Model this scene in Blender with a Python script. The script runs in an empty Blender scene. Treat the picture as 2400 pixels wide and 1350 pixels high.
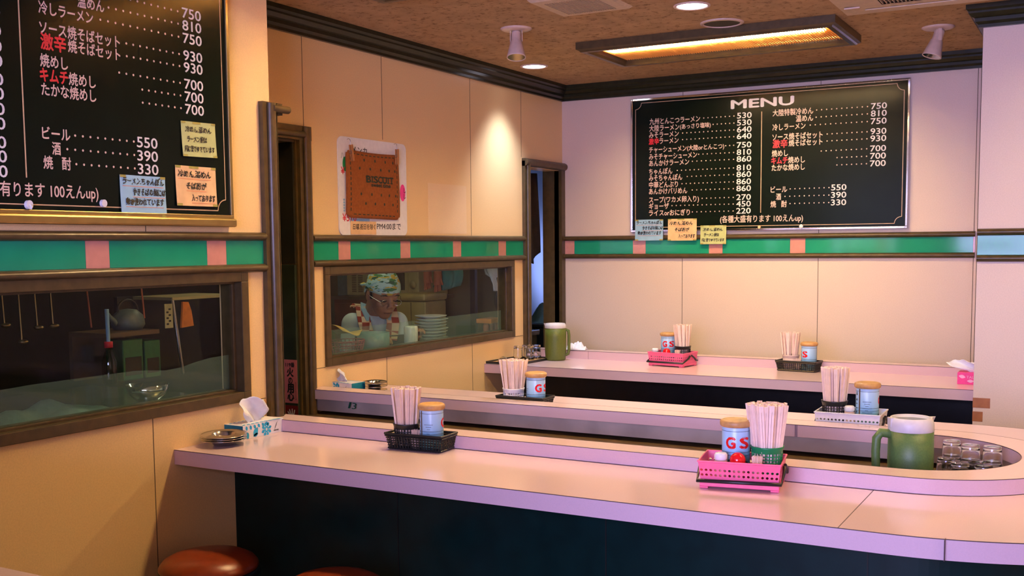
import bpy, bmesh, math, random
from mathutils import Vector, Matrix, Euler
random.seed(7)
S = bpy.context.scene
C = S.collection
PI = math.pi
def R(a): return math.radians(a)

# ------------------------------------------------------------------ camera, exposure
FPX, CYPX = 2517.2272, 789.0227
cam_d = bpy.data.cameras.new('camera'); cam = bpy.data.objects.new('camera', cam_d); C.objects.link(cam)
cam_d.sensor_fit = 'HORIZONTAL'; cam_d.sensor_width = 36.0
cam_d.lens = 36.0 * FPX / 2400.0
cam_d.shift_y = (CYPX - 675.0) / 2400.0
cam_d.clip_start = 0.05
def cam_matrix(loc, yaw, pitch, roll):
    F0 = Vector((-math.sin(yaw), math.cos(yaw), 0)); R0 = Vector((math.cos(yaw), math.sin(yaw), 0))
    F = F0 * math.cos(pitch) + Vector((0, 0, 1)) * math.sin(pitch); U0 = R0.cross(F)
    Rr = R0 * math.cos(roll) + U0 * math.sin(roll); U = -R0 * math.sin(roll) + U0 * math.cos(roll)
    m = Matrix.Identity(4)
    for i in range(3):
        m[i][0] = Rr[i]; m[i][1] = U[i]; m[i][2] = -F[i]; m[i][3] = loc[i]
    return m
cam.matrix_world = cam_matrix((2.9536, -5.9487, 1.3903), 0.5085, -0.0849, -0.0087)
S.camera = cam
S.view_settings.view_transform = 'Standard'; S.view_settings.look = 'None'
S.view_settings.gamma = 1.0; S.view_settings.use_curve_mapping = False
S.view_settings.exposure = 0.6
S.cycles.use_denoising = True
S.cycles.max_bounces = 10; S.cycles.diffuse_bounces = 4; S.cycles.glossy_bounces = 4
S.cycles.transmission_bounces = 8; S.cycles.transparent_max_bounces = 12
S.cycles.sample_clamp_indirect = 4.0
S.cycles.caustics_reflective = False; S.cycles.caustics_refractive = False

# ------------------------------------------------------------------ world and the large lights
W = bpy.data.worlds.new('world'); S.world = W; W.use_nodes = True
W.node_tree.nodes['Background'].inputs[0].default_value = (0.55, 0.62, 0.9, 1)
W.node_tree.nodes['Background'].inputs[1].default_value = 1.2
def lamp(kind, name, loc, power, color, rot=(0, 0, 0), **kw):
    d = bpy.data.lights.new(name, kind); d.energy = power; d.color = color
    for k, v in kw.items(): setattr(d, k, v)
    o = bpy.data.objects.new(name, d); C.objects.link(o); o.location = loc; o.rotation_euler = rot
    return o
# daylight through the shop window and the glazed door in the street wall behind the camera
lamp('AREA', 'daylight_window', (2.45, -7.5, 1.45), 165, (0.50, 0.47, 1.0), (R(90), 0, 0), shape='RECTANGLE', size=2.1, size_y=1.3)
lamp('AREA', 'daylight_door', (0.3, -8.0, 1.4), 22, (0.66, 0.64, 1.0), (R(90), 0, 0), shape='RECTANGLE', size=0.9, size_y=1.7)
# kitchen lamps (over the worktops behind the two serving windows, and the passage behind the corner door)
lamp('AREA', 'kitchen_lamp', (-0.45, -1.75, 2.2), 3.2, (1.0, 0.92, 0.66), (0, 0, 0), shape='RECTANGLE', size=0.9, size_y=0.15)
lamp('AREA', 'kitchen_lamp_dim', (-0.9, -3.6, 2.2), 0.15, (0.8, 0.95, 0.7), (0, 0, 0), shape='RECTANGLE', size=0.9, size_y=0.15)
lamp('AREA', 'passage_daylight', (-0.2, 0.95, 1.24), 3.2, (0.50, 0.58, 1.0), (R(-90), 0, 0), shape='RECTANGLE', size=0.6, size_y=0.22)

# ------------------------------------------------------------------ materials
def mat(name, col, rough=0.5, metal=0.0, spec=0.5, var=0.06, scale=60.0, bump=0.0, bscale=None, col2=None, coat=0.0, sheen=0.0, trans=0.0, ior=1.45):
    m = bpy.data.materials.new(name); m.use_nodes = True
    nt = m.node_tree; b = nt.nodes['Principled BSDF']
    tc = nt.nodes.new('ShaderNodeTexCoord')
    n = nt.nodes.new('ShaderNodeTexNoise'); n.inputs['Scale'].default_value = scale; n.inputs['Detail'].default_value = 3
    nt.links.new(tc.outputs['Object'], n.inputs['Vector'])
    r = nt.nodes.new('ShaderNodeValToRGB')
    c1 = tuple(max(0, c * (1 - var)) for c in col); c2 = col2 if col2 else tuple(min(1, c * (1 + var)) for c in col)
    r.color_ramp.elements[0].color = (*c1, 1); r.color_ramp.elements[1].color = (*c2, 1)
    r.color_ramp.elements[0].position = 0.35; r.color_ramp.elements[1].position = 0.65
    nt.links.new(n.outputs['Fac'], r.inputs['Fac']); nt.links.new(r.outputs['Color'], b.inputs['Base Color'])
    b.inputs['Roughness'].default_value = rough; b.inputs['Metallic'].default_value = metal
    b.inputs['Specular IOR Level'].default_value = spec; b.inputs['Coat Weight'].default_value = coat
    b.inputs['Coat Roughness'].default_value = 0.08
    b.inputs['Transmission Weight'].default_value = trans; b.inputs['IOR'].default_value = ior
    if sheen: b.inputs['Sheen Weight'].default_value = sheen
    if bump:
        n2 = nt.nodes.new('ShaderNodeTexNoise'); n2.inputs['Scale'].default_value = bscale or scale
        nt.links.new(tc.outputs['Object'], n2.inputs['Vector'])
        bp = nt.nodes.new('ShaderNodeBump'); bp.inputs['Strength'].default_value = bump; bp.inputs['Distance'].default_value = 0.004
        nt.links.new(n2.outputs['Fac'], bp.inputs['Height']); nt.links.new(bp.outputs['Normal'], b.inputs['Normal'])
    return m
def emis(name, col, strength):
    m = bpy.data.materials.new(name); m.use_nodes = True; nt = m.node_tree
    nt.nodes.remove(nt.nodes['Principled BSDF'])
    e = nt.nodes.new('ShaderNodeEmission'); e.inputs[0].default_value = (*col, 1); e.inputs[1].default_value = strength
    nt.links.new(e.outputs[0], nt.nodes['Material Output'].inputs[0]); return m
def clear(name, col, gloss=0.12, rough=0.03, diffuse=0.0, dcol=(0.8, 0.8, 0.8), streak=False, trl=False):
    """thin glass or film: see-through with a reflection, and a milky share for film"""
    m = bpy.data.materials.new(name); m.use_nodes = True; nt = m.node_tree
    nt.nodes.remove(nt.nodes['Principled BSDF']); out = nt.nodes['Material Output']
    t = nt.nodes.new('ShaderNodeBsdfTransparent'); t.inputs[0].default_value = (*col, 1)
    g = nt.nodes.new('ShaderNodeBsdfGlossy'); g.inputs['Roughness'].default_value = rough
    f = nt.nodes.new('ShaderNodeFresnel'); f.inputs['IOR'].default_value = 1.45
    mul = nt.nodes.new('ShaderNodeMath'); mul.operation = 'MULTIPLY'; mul.inputs[1].default_value = gloss / 0.04
    mul.use_clamp = True
    ge = nt.nodes.new('ShaderNodeNewGeometry'); inv = nt.nodes.new('ShaderNodeMath'); inv.operation = 'SUBTRACT'; inv.inputs[0].default_value = 1.0; nt.links.new(ge.outputs['Backfacing'], inv.inputs[1])
    fm = nt.nodes.new('ShaderNodeMath'); fm.operation = 'MULTIPLY'; nt.links.new(f.outputs[0], fm.inputs[0]); nt.links.new(inv.outputs[0], fm.inputs[1])
    nt.links.new(fm.outputs[0], mul.inputs[0])
    last = t
    if diffuse:
        d = nt.nodes.new('ShaderNodeBsdfTranslucent' if trl else 'ShaderNodeBsdfDiffuse'); d.inputs[0].default_value = (*dcol, 1)
        mx = nt.nodes.new('ShaderNodeMixShader'); mx.inputs[0].default_value = diffuse
        if streak:
            tc = nt.nodes.new('ShaderNodeTexCoord'); w = nt.nodes.new('ShaderNodeTexWave'); w.bands_direction = 'Y'
            w.inputs['Scale'].default_value = 60; w.inputs['Distortion'].default_value = 0.3
            nt.links.new(tc.outputs['Object'], w.inputs['Vector'])
            mr = nt.nodes.new('ShaderNodeMapRange'); mr.inputs['To Min'].default_value = diffuse * 0.85; mr.inputs['To Max'].default_value = diffuse * 1.15
            nt.links.new(w.outputs['Fac'], mr.inputs['Value']); nt.links.new(mr.outputs[0], mx.inputs[0])
        nt.links.new(t.outputs[0], mx.inputs[1]); nt.links.new(d.outputs[0], mx.inputs[2]); last = mx
    m2 = nt.nodes.new('ShaderNodeMixShader'); nt.links.new(mul.outputs[0], m2.inputs[0])
    nt.links.new(last.outputs[0], m2.inputs[1]); nt.links.new(g.outputs[0], m2.inputs[2]); nt.links.new(m2.outputs[0], out.inputs[0])
    return m

M = {}
M['wall'] = mat('wall_laminate', (0.86, 0.59, 0.27), 0.3, spec=0.6, var=0.04, scale=220, bump=0.05, bscale=300)
M['wall_menu'] = mat('wall_laminate_daylit', (0.70, 0.56, 0.45), 0.42, spec=0.4, var=0.04, scale=220, bump=0.05, bscale=300)  # same beige laminate, with the pinkish daylight cast put into its colour
M['wall_pale'] = mat('unfaded_wall_patch', (0.88, 0.64, 0.36), 0.34, spec=0.5, var=0.04, scale=220)
M['seam'] = mat('panel_joint', (0.10, 0.07, 0.04), 0.7)
M['brown'] = mat('brown_paint', (0.075, 0.052, 0.022), 0.3, spec=0.4, var=0.15, scale=30)
M['crown'] = mat('dark_crown', (0.020, 0.021, 0.008), 0.3, spec=0.35, var=0.2, scale=30)
M['green'] = mat('green_glass_band', (0.015, 0.28, 0.16), 0.07, spec=0.3, var=0.05, scale=8)
M['pinktile'] = mat('pink_glass_band', (0.60, 0.27, 0.22), 0.08, spec=0.3, var=0.04, scale=40)
M['top'] = mat('counter_laminate', (0.73, 0.53, 0.53), 0.12, spec=0.5, var=0.02, scale=300)
M['edge'] = mat('counter_edge_laminate', (0.60, 0.42, 0.46), 0.3, spec=0.5, var=0.02, scale=300)
M['joint'] = mat('laminate_joint', (0.07, 0.04, 0.04), 0.6)
M['panel'] = mat('dark_panel', (0.0015, 0.014, 0.013), 0.3, spec=0.35, var=0.15, scale=15)
M['panelb'] = mat('black_panel', (0.010, 0.009, 0.008), 0.4, spec=0.3, var=0.15, scale=15)
M['inner'] = mat('grey_board', (0.55, 0.47, 0.38), 0.3, var=0.15, scale=7)
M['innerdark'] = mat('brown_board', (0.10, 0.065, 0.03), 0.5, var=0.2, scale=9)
M['floor'] = mat('floor_vinyl', (0.06, 0.045, 0.03), 0.5, var=0.2, scale=12)
M['black'] = mat('black_plastic', (0.012, 0.013, 0.013), 0.35, spec=0.5, var=0.1)
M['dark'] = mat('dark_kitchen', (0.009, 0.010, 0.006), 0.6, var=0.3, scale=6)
M['white'] = mat('white_plastic', (0.75, 0.73, 0.72), 0.4, var=0.03)
M['steel'] = mat('steel', (0.52, 0.50, 0.46), 0.2, metal=1.0, var=0.05, scale=20)
M['chrome'] = mat('chrome', (0.7, 0.7, 0.7), 0.1, metal=1.0, var=0.03)
M['brass'] = mat('pale_gold_metal', (0.42, 0.31, 0.13), 0.35, metal=1.0, var=0.08, scale=15)
M['pinkp'] = mat('pink_plastic', (0.86, 0.13, 0.26), 0.35, spec=0.5, var=0.03)
M['whitep'] = mat('pale_grey_plastic', (0.66, 0.66, 0.68), 0.35, var=0.03)
M['greenp'] = mat('green_plastic', (0.01, 0.22, 0.07), 0.35, var=0.05)
M['clearp'] = mat('frosted_plastic', (0.60, 0.45, 0.38), 0.4, var=0.05)
M['wood'] = mat('lid_wood', (0.52, 0.29, 0.10), 0.45, var=0.18, scale=35)
M['chop'] = mat('chopstick_wood', (0.88, 0.67, 0.53), 0.6, var=0.07, scale=40)
M['olive'] = mat('olive_plastic', (0.10, 0.135, 0.022), 0.42, var=0.08, scale=200, bump=0.15, bscale=500)
M['olive2'] = mat('green_jug_plastic', (0.085, 0.16, 0.045), 0.42, var=0.08, scale=200, bump=0.15, bscale=500)
M['jugwhite'] = mat('jug_rim_plastic', (0.60, 0.58, 0.58), 0.4, var=0.03)
M['red'] = mat('red_gloss', (0.70, 0.008, 0.012), 0.12, spec=0.6, var=0.03)
M['redink'] = mat('red_ink', (0.72, 0.02, 0.035), 0.5, var=0.03)
M['ink'] = mat('black_ink', (0.01, 0.01, 0.008), 0.6, var=0.03)
M['inkgreen'] = mat('green_ink', (0.01, 0.10, 0.05), 0.6, var=0.03)
M['board'] = mat('menu_black', (0.004, 0.008, 0.005), 0.2, spec=0.12, var=0.1, scale=10)
M['letter'] = mat('menu_letters', (0.74, 0.52, 0.42), 0.5, var=0.03)
M['price'] = mat('menu_prices', (0.72, 0.68, 0.66), 0.5, var=0.03)
M['gold'] = mat('menu_gold_line', (0.62, 0.42, 0.24), 0.4, var=0.05)
M['nblue'] = mat('blue_paper', (0.30, 0.52, 0.66), 0.8, var=0.05, scale=25)
M['norange'] = mat('orange_paper', (0.78, 0.50, 0.24), 0.8, var=0.08, scale=25)
M['ngreen'] = mat('green_paper', (0.46, 0.50, 0.20), 0.8, var=0.06, scale=25)
M['tape'] = mat('yellowed_tape', (0.36, 0.32, 0.07), 0.4, var=0.1)
M['btape'] = mat('brown_tape', (0.36, 0.13, 0.03), 0.4, var=0.1, scale=30)
M['orange_line'] = mat('orange_pen', (0.70, 0.22, 0.08), 0.6)
M['poster'] = mat('poster_white', (0.82, 0.78, 0.72), 0.35, var=0.03)
M['biscuit'] = mat('biscuit_fabric', (0.27, 0.075, 0.010), 0.85, var=0.12, scale=90, bump=0.3, bscale=400)
M['bink'] = mat('dark_green_print', (0.022, 0.03, 0.016), 0.8)
M['peg'] = mat('peg_wood', (0.42, 0.17, 0.05), 0.6, var=0.1)
M['leather'] = mat('red_brown_leather', (0.22, 0.034, 0.007), 0.3, spec=0.5, var=0.1, scale=40, bump=0.05, bscale=200)
M['tissue'] = mat('tissue_paper', (0.80, 0.80, 0.84), 0.9, var=0.03, bump=0.2, bscale=60)
M['boxwhite'] = mat('box_card', (0.76, 0.74, 0.78), 0.5, var=0.02)
M['boxblue'] = mat('box_blue_print', (0.01, 0.33, 0.62), 0.5, var=0.1)
M['boxteal'] = mat('box_teal_side', (0.0, 0.16, 0.24), 0.5, var=0.1)
M['boxpink'] = mat('box_pink', (0.80, 0.05, 0.28), 0.5, var=0.04)
M['boxpale'] = mat('box_pale_pink', (0.85, 0.42, 0.62), 0.5, var=0.04)
M['lampfix'] = mat('lamp_enamel', (0.62, 0.47, 0.38), 0.35, var=0.04)
M['vent'] = mat('vent_plastic', (0.55, 0.42, 0.28), 0.5, var=0.06)
M['amber'] = mat('amber_reflector', (0.88, 0.46, 0.12), 0.5, var=0.03)
M['rib'] = mat('amber_louvre', (0.85, 0.46, 0.14), 0.5, var=0.03)
M['tube'] = emis('fluorescent_tube', (1.0, 0.73, 0.36), 205)
M['disc'] = emis('downlight_lens', (0.86, 0.82, 1.0), 9)
M['skin'] = mat('skin', (0.36, 0.17, 0.09), 0.5, var=0.08, scale=30)
M['hair'] = mat('black_hair', (0.012, 0.010, 0.008), 0.5)
M['shirt'] = mat('pale_blue_shirt', (0.58, 0.70, 0.72), 0.9, var=0.05, scale=20)
M['glass'] = clear('window_glass', (0.93, 0.97, 0.92), gloss=0.02)
M['film'] = clear('milky_film', (0.86, 0.95, 0.90), gloss=0.0, rough=0.2, diffuse=0.17, dcol=(0.40, 0.56, 0.50), streak=True)
M['plastic_sheet'] = clear('wavy_plastic', (0.6, 0.7, 0.9), gloss=0.02, rough=0.2, diffuse=0.75, dcol=(0.5, 0.6, 0.85), trl=True)
def glass_mat():
    m = bpy.data.materials.new('tumbler_glass'); m.use_nodes = True; nt = m.node_tree
    b = nt.nodes['Principled BSDF']; b.inputs['Base Color'].default_value = (0.96, 0.97, 0.95, 1)
    b.inputs['Roughness'].default_value = 0.02; b.inputs['Transmission Weight'].default_value = 1.0; b.inputs['IOR'].default_value = 1.45
    lp = nt.nodes.new('ShaderNodeTexNoise'); lp.inputs['Scale'].default_value = 30
    mr = nt.nodes.new('ShaderNodeMapRange'); mr.inputs['To Min'].default_value = 0.01; mr.inputs['To Max'].default_value = 0.05
    nt.links.new(lp.outputs['Fac'], mr.inputs['Value']); nt.links.new(mr.outputs[0], b.inputs['Roughness'])
    return m
M['tumbler'] = glass_mat()
def ceiling_mat():
    m = mat('ceiling_paper', (0.42, 0.28, 0.15), 0.85, spec=0.2, var=0.10, scale=9, bump=0.25, bscale=160)
    nt = m.node_tree; b = nt.nodes['Principled BSDF']
    src = b.inputs['Base Color'].links[0].from_socket
    n = nt.nodes.new('ShaderNodeTexNoise'); n.inputs['Scale'].default_value = 34; n.inputs['Detail'].default_value = 8; n.inputs['Roughness'].default_value = 0.75
    tc = [x for x in nt.nodes if x.type == 'TEX_COORD'][0]
    nt.links.new(tc.outputs['Object'], n.inputs['Vector'])
    r = nt.nodes.new('ShaderNodeValToRGB'); r.color_ramp.elements[0].position = 0.36; r.color_ramp.elements[1].position = 0.47
    r.color_ramp.elements[0].color = (0.42, 0.36, 0.30, 1); r.color_ramp.elements[1].color = (1, 1, 1, 1)
    nt.links.new(n.outputs['Fac'], r.inputs['Fac'])
    mx = nt.nodes.new('ShaderNodeMix'); mx.data_type = 'RGBA'; mx.blend_type = 'MULTIPLY'; mx.inputs['Factor'].default_value = 1
    nt.links.new(src, mx.inputs['A']); nt.links.new(r.outputs['Color'], mx.inputs['B']); nt.links.new(mx.outputs['Result'], b.inputs['Base Color'])
    return m
M['ceiling'] = ceiling_mat()
def can_mat():
    m = bpy.data.materials.new('printed_can'); m.use_nodes = True; nt = m.node_tree; b = nt.nodes['Principled BSDF']
    tc = nt.nodes.new('ShaderNodeTexCoord'); sx = nt.nodes.new('ShaderNodeSeparateXYZ'); nt.links.new(tc.outputs['Object'], sx.inputs[0])
    n = nt.nodes.new('ShaderNodeTexNoise'); n.inputs['Scale'].default_value = 25
    nt.links.new(tc.outputs['Object'], n.inputs['Vector'])
    a = nt.nodes.new('ShaderNodeMath'); a.operation = 'MULTIPLY_ADD'; a.inputs[1].default_value = 0.03
    nt.links.new(n.outputs['Fac'], a.inputs[0]); nt.links.new(sx.outputs['Z'], a.inputs[2])
    mr = nt.nodes.new('ShaderNodeMapRange'); mr.inputs['From Min'].default_value = 0.01; mr.inputs['From Max'].default_value = 0.145
    nt.links.new(a.outputs[0], mr.inputs['Value'])
    r = nt.nodes.new('ShaderNodeValToRGB'); nt.links.new(mr.outputs[0], r.inputs['Fac'])
    e = r.color_ramp.elements; e[0].position = 0.0; e[0].color = (0.13, 0.28, 0.26, 1); e[1].position = 1.0; e[1].color = (0.42, 0.62, 0.80, 1)
    e2 = e.new(0.18); e2.color = (0.09, 0.24, 0.20, 1); e3 = e.new(0.36); e3.color = (0.19, 0.42, 0.56, 1); e4 = e.new(0.5); e4.color = (0.29, 0.53, 0.75, 1)
    nt.links.new(r.outputs['Color'], b.inputs['Base Color']); b.inputs['Roughness'].default_value = 0.3
    return m
M['can'] = can_mat()
def bandana_mat():
    m = bpy.data.materials.new('bandana_print'); m.use_nodes = True; nt = m.node_tree; b = nt.nodes['Principled BSDF']
    tc = nt.nodes.new('ShaderNodeTexCoord'); mp = nt.nodes.new('ShaderNodeMapping'); mp.inputs['Scale'].default_value = (9, 12, 30)
    nt.links.new(tc.outputs['Object'], mp.inputs['Vector'])
    def blot(thr, seed, prev, col):
        n = nt.nodes.new('ShaderNodeTexNoise'); n.noise_dimensions = '4D'; n.inputs['W'].default_value = seed; n.inputs['Scale'].default_value = 1.6; n.inputs['Detail'].default_value = 2
        nt.links.new(mp.outputs[0], n.inputs['Vector'])
        g = nt.nodes.new('ShaderNodeMath'); g.operation = 'GREATER_THAN'; g.inputs[1].default_value = thr; nt.links.new(n.outputs['Fac'], g.inputs[0])
        mx = nt.nodes.new('ShaderNodeMix'); mx.data_type = 'RGBA'; nt.links.new(g.outputs[0], mx.inputs['Factor'])
        if isinstance(prev, tuple): mx.inputs['A'].default_value = (*prev, 1)
        else: nt.links.new(prev, mx.inputs['A'])
        mx.inputs['B'].default_value = (*col, 1); return mx.outputs['Result']
    p = blot(0.54, 1.0, (0.45, 0.72, 0.66), (0.30, 0.58, 0.62)); p = blot(0.56, 5.0, p, (0.05, 0.22, 0.07)); p = blot(0.57, 9.0, p, (0.60, 0.45, 0.05)); p = blot(0.62, 13.0, p, (0.02, 0.10, 0.06))
    nt.links.new(p, b.inputs['Base Color']); b.inputs['Roughness'].default_value = 0.85
    return m
M['bandana'] = bandana_mat()
def plaid_mat():
    m = bpy.data.materials.new('plaid_strap'); m.use_nodes = True; nt = m.node_tree; b = nt.nodes['Principled BSDF']
    tc = nt.nodes.new('ShaderNodeTexCoord'); mp = nt.nodes.new('ShaderNodeMapping'); mp.inputs['Rotation'].default_value = (0.5, 0.4, 0.7)
    nt.links.new(tc.outputs['Object'], mp.inputs['Vector'])
    ck = nt.nodes.new('ShaderNodeTexChecker'); ck.inputs['Scale'].default_value = 26; ck.inputs['Color1'].default_value = (0.30, 0.035, 0.02, 1); ck.inputs['Color2'].default_value = (0.70, 0.52, 0.34, 1)
    nt.links.new(mp.outputs[0], ck.inputs['Vector']); nt.links.new(ck.outputs['Color'], b.inputs['Base Color']); b.inputs['Roughness'].default_value = 0.9
    return m
M['plaid'] = plaid_mat()

# ------------------------------------------------------------------ mesh helpers
class MB:
    def __init__(s): s.v = []; s.f = []; s.m = []; s.s = []
    def add(s, vs, fs, m=0, smooth=False):
        o = len(s.v); s.v += [tuple(p) for p in vs]
        for f in fs: s.f.append([i + o for i in f]); s.m.append(m); s.s.append(smooth)
    def box(s, x0, x1, y0, y1, z0, z1, m=0):
        vs = [(x, y, z) for x in (x0, x1) for y in (y0, y1) for z in (z0, z1)]
        s.add(vs, [(0, 1, 3, 2), (4, 6, 7, 5), (0, 4, 5, 1), (2, 3, 7, 6), (0, 2, 6, 4), (1, 5, 7, 3)], m)
    def quad(s, a, b, c, d, m=0): s.add([a, b, c, d], [(0, 1, 2, 3)], m)
    def prism(s, poly, fn, a, b, m=0, smooth=False, caps=True):
        n = len(poly); vs = [fn(p[0], p[1], a) for p in poly] + [fn(p[0], p[1], b) for p in poly]
        s.add(vs, [(i, (i + 1) % n, n + (i + 1) % n, n + i) for i in range(n)], m, smooth)
        if caps: s.add(vs, [list(range(n)), list(range(n, 2 * n))[::-1]], m)
    def lathe(s, prof, c=(0, 0, 0), seg=32, m=0, smooth=True, xf=None):
        vs = []; fs = []
        for r, z in prof:
            for i in range(seg):
                a = 2 * PI * i / seg; p = Vector((r * math.cos(a), r * math.sin(a), z))
                p = xf @ p if xf else p + Vector(c); vs.append(p)
        for k in range(len(prof) - 1):
            for i in range(seg):
                j = (i + 1) % seg; fs.append((k * seg + i, k * seg + j, (k + 1) * seg + j, (k + 1) * seg + i))
        s.add(vs, fs, m, smooth)
        if prof[0][0] > 1e-6: s.add(vs[:seg], [list(range(seg))[::-1]], m)
        if prof[-1][0] > 1e-6: s.add(vs[-seg:], [list(range(seg))], m)
    def tube(s, pts, r, seg=10, m=0, smooth=True, caps=True, flat=None):
        pts = [Vector(p) for p in pts]; n = len(pts); rr = r if isinstance(r, (list, tuple)) else [r] * n
        vs = []; fs = []; prev = None
        for k in range(n):
            d = (pts[min(k + 1, n - 1)] - pts[max(k - 1, 0)]).normalized()
            if prev is None:
                ref = Vector(flat) if flat else (Vector((0, 0, 1)) if abs(d.z) < 0.9 else Vector((1, 0, 0)))
                u = d.cross(ref).normalized()
            else: u = (prev - d * prev.dot(d)).normalized()
            prev = u; w = d.cross(u)
            for i in range(seg):
                a = 2 * PI * i / seg; vs.append(pts[k] + (u * math.cos(a) + w * math.sin(a)) * rr[k])
        for k in range(n - 1):
            for i in range(seg):
                j = (i + 1) % seg; fs.append((k * seg + i, k * seg + j, (k + 1) * seg + j, (k + 1) * seg + i))
        s.add(vs, fs, m, smooth)
        if caps: s.add(vs[:seg], [list(range(seg))[::-1]], m); s.add(vs[-seg:], [list(range(seg))], m)
    def ribbon(s, pts, w, t, across, m=0):
        """flat strap of width w (along ACROSS) and thickness t"""
        pts = [Vector(p) for p in pts]; vs = []; n = len(pts)
        for k in range(n):
            d = (pts[min(k + 1, n - 1)] - pts[max(k - 1, 0)]).normalized(); a = Vector(across[k] if isinstance(across, list) else across)
            a = (a - d * a.dot(d)).normalized(); nn = d.cross(a)
            vs += [pts[k] + a * w / 2 + nn * t / 2, pts[k] - a * w / 2 + nn * t / 2, pts[k] - a * w / 2 - nn * t / 2, pts[k] + a * w / 2 - nn * t / 2]
        fs = [(4 * k + i, 4 * k + (i + 1) % 4, 4 * k + 4 + (i + 1) % 4, 4 * k + 4 + i) for k in range(n - 1) for i in range(4)]
        s.add(vs, fs + [(3, 2, 1, 0), (4 * n - 4, 4 * n - 3, 4 * n - 2, 4 * n - 1)], m)
    def ball(s, c, r, m=0, seg=20, ring=12, xf=None):
        r = r if isinstance(r, (tuple, list)) else (r, r, r); vs = []; fs = []
        for k in range(ring + 1):
            t = PI * k / ring
            for i in range(seg):
                a = 2 * PI * i / seg; p = Vector((r[0] * math.sin(t) * math.cos(a), r[1] * math.sin(t) * math.sin(a), r[2] * math.cos(t))) + Vector(c)
                vs.append(xf @ p if xf else p)
        for k in range(ring):
            for i in range(seg):
                j = (i + 1) % seg; fs.append((k * seg + i, (k + 1) * seg + i, (k + 1) * seg + j, k * seg + j))
        s.add(vs, fs, m, True)
    def holes(s, fn, u0, u1, v0, v1, nu, nv, r, m=0, t=0.0018):
        """perforated plate: fn(u, v, w) gives a point; nu x nv round holes"""
        du = (u1 - u0) / nu; dv = (v1 - v0) / nv
        for a in range(nu):
            for b in range(nv):
                cu = u0 + du * (a + 0.5); cv = v0 + dv * (b + 0.5); o = []; i_ = []
                for k in range(8):
                    an = PI / 4 * k; cx, cy = math.cos(an), math.sin(an)
                    sx = 0 if abs(cx) < 1e-6 else math.copysign(1, cx); sy = 0 if abs(cy) < 1e-6 else math.copysign(1, cy)
                    o.append((cu + sx * du / 2, cv + sy * dv / 2)); i_.append((cu + r * cx, cv + r * cy))
                vs = [fn(*p, 0) for p in o] + [fn(*p, 0) for p in i_] + [fn(*p, -t) for p in i_] + [fn(*p, -t) for p in o]
                fs = []
                for k in range(8):
                    j = (k + 1) % 8; fs += [(k, j, 8 + j, 8 + k), (8 + k, 8 + j, 16 + j, 16 + k), (16 + k, 16 + j, 24 + j, 24 + k)]
                s.add(vs, fs, m)
    def build(s, name, mats, parent=None, bevel=0.0, world=False, recalc=True, solid=0.0, doubles=False):
        me = bpy.data.meshes.new(name); me.from_pydata(s.v, [], s.f)
        for mm in (mats if isinstance(mats, (list, tuple)) else [mats]): me.materials.append(M[mm] if isinstance(mm, str) else mm)
        for p, mi, sm in zip(me.polygons, s.m, s.s): p.material_index = mi; p.use_smooth = sm
        if recalc or doubles:
            bm = bmesh.new(); bm.from_mesh(me)
            if doubles: bmesh.ops.remove_doubles(bm, verts=bm.verts, dist=1e-5)
            if recalc: bmesh.ops.recalc_face_normals(bm, faces=bm.faces)
            bm.to_mesh(me); bm.free()
        o = bpy.data.objects.new(name, me); C.objects.link(o)
        if parent is not None:
            o.parent = parent
            if world: o.matrix_parent_inverse = parent.matrix_basis.inverted()
        if bevel:
            b = o.modifiers.new('bevel', 'BEVEL'); b.width = bevel; b.segments = 2; b.limit_method = 'ANGLE'
        if solid:
            d = o.modifiers.new('solid', 'SOLIDIFY'); d.thickness = solid
        return o
def tag(o, label=None, cat=None, group=None, kind=None):
    if label: o['label'] = label
    if cat: o['category'] = cat
    if group: o['group'] = group
    if kind: o['kind'] = kind
    return o
def thing(name, label, cat, loc=(0, 0, 0), rotz=0.0, group=None):
    o = bpy.data.objects.new(name, None); C.objects.link(o); o.empty_display_size = 0.05
    o.location = loc; o.rotation_euler = (0, 0, rotz); return tag(o, label, cat, group)
def struct(o): o['kind'] = 'structure'; return o
def kids(o): return [c for c in bpy.data.objects if c.parent == o]
def dup(o, loc=None, rotz=None, label=None, group=None, parent=None):
    c = o.copy(); C.objects.link(c)
    if loc is not None: c.location = loc
    if rotz is not None: c.rotation_euler = (0, 0, rotz)
    if label: c['label'] = label
    if group: c['group'] = group
    if parent is not None: c.parent = parent
    for k in kids(o): dup(k, parent=c)
    return c

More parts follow.
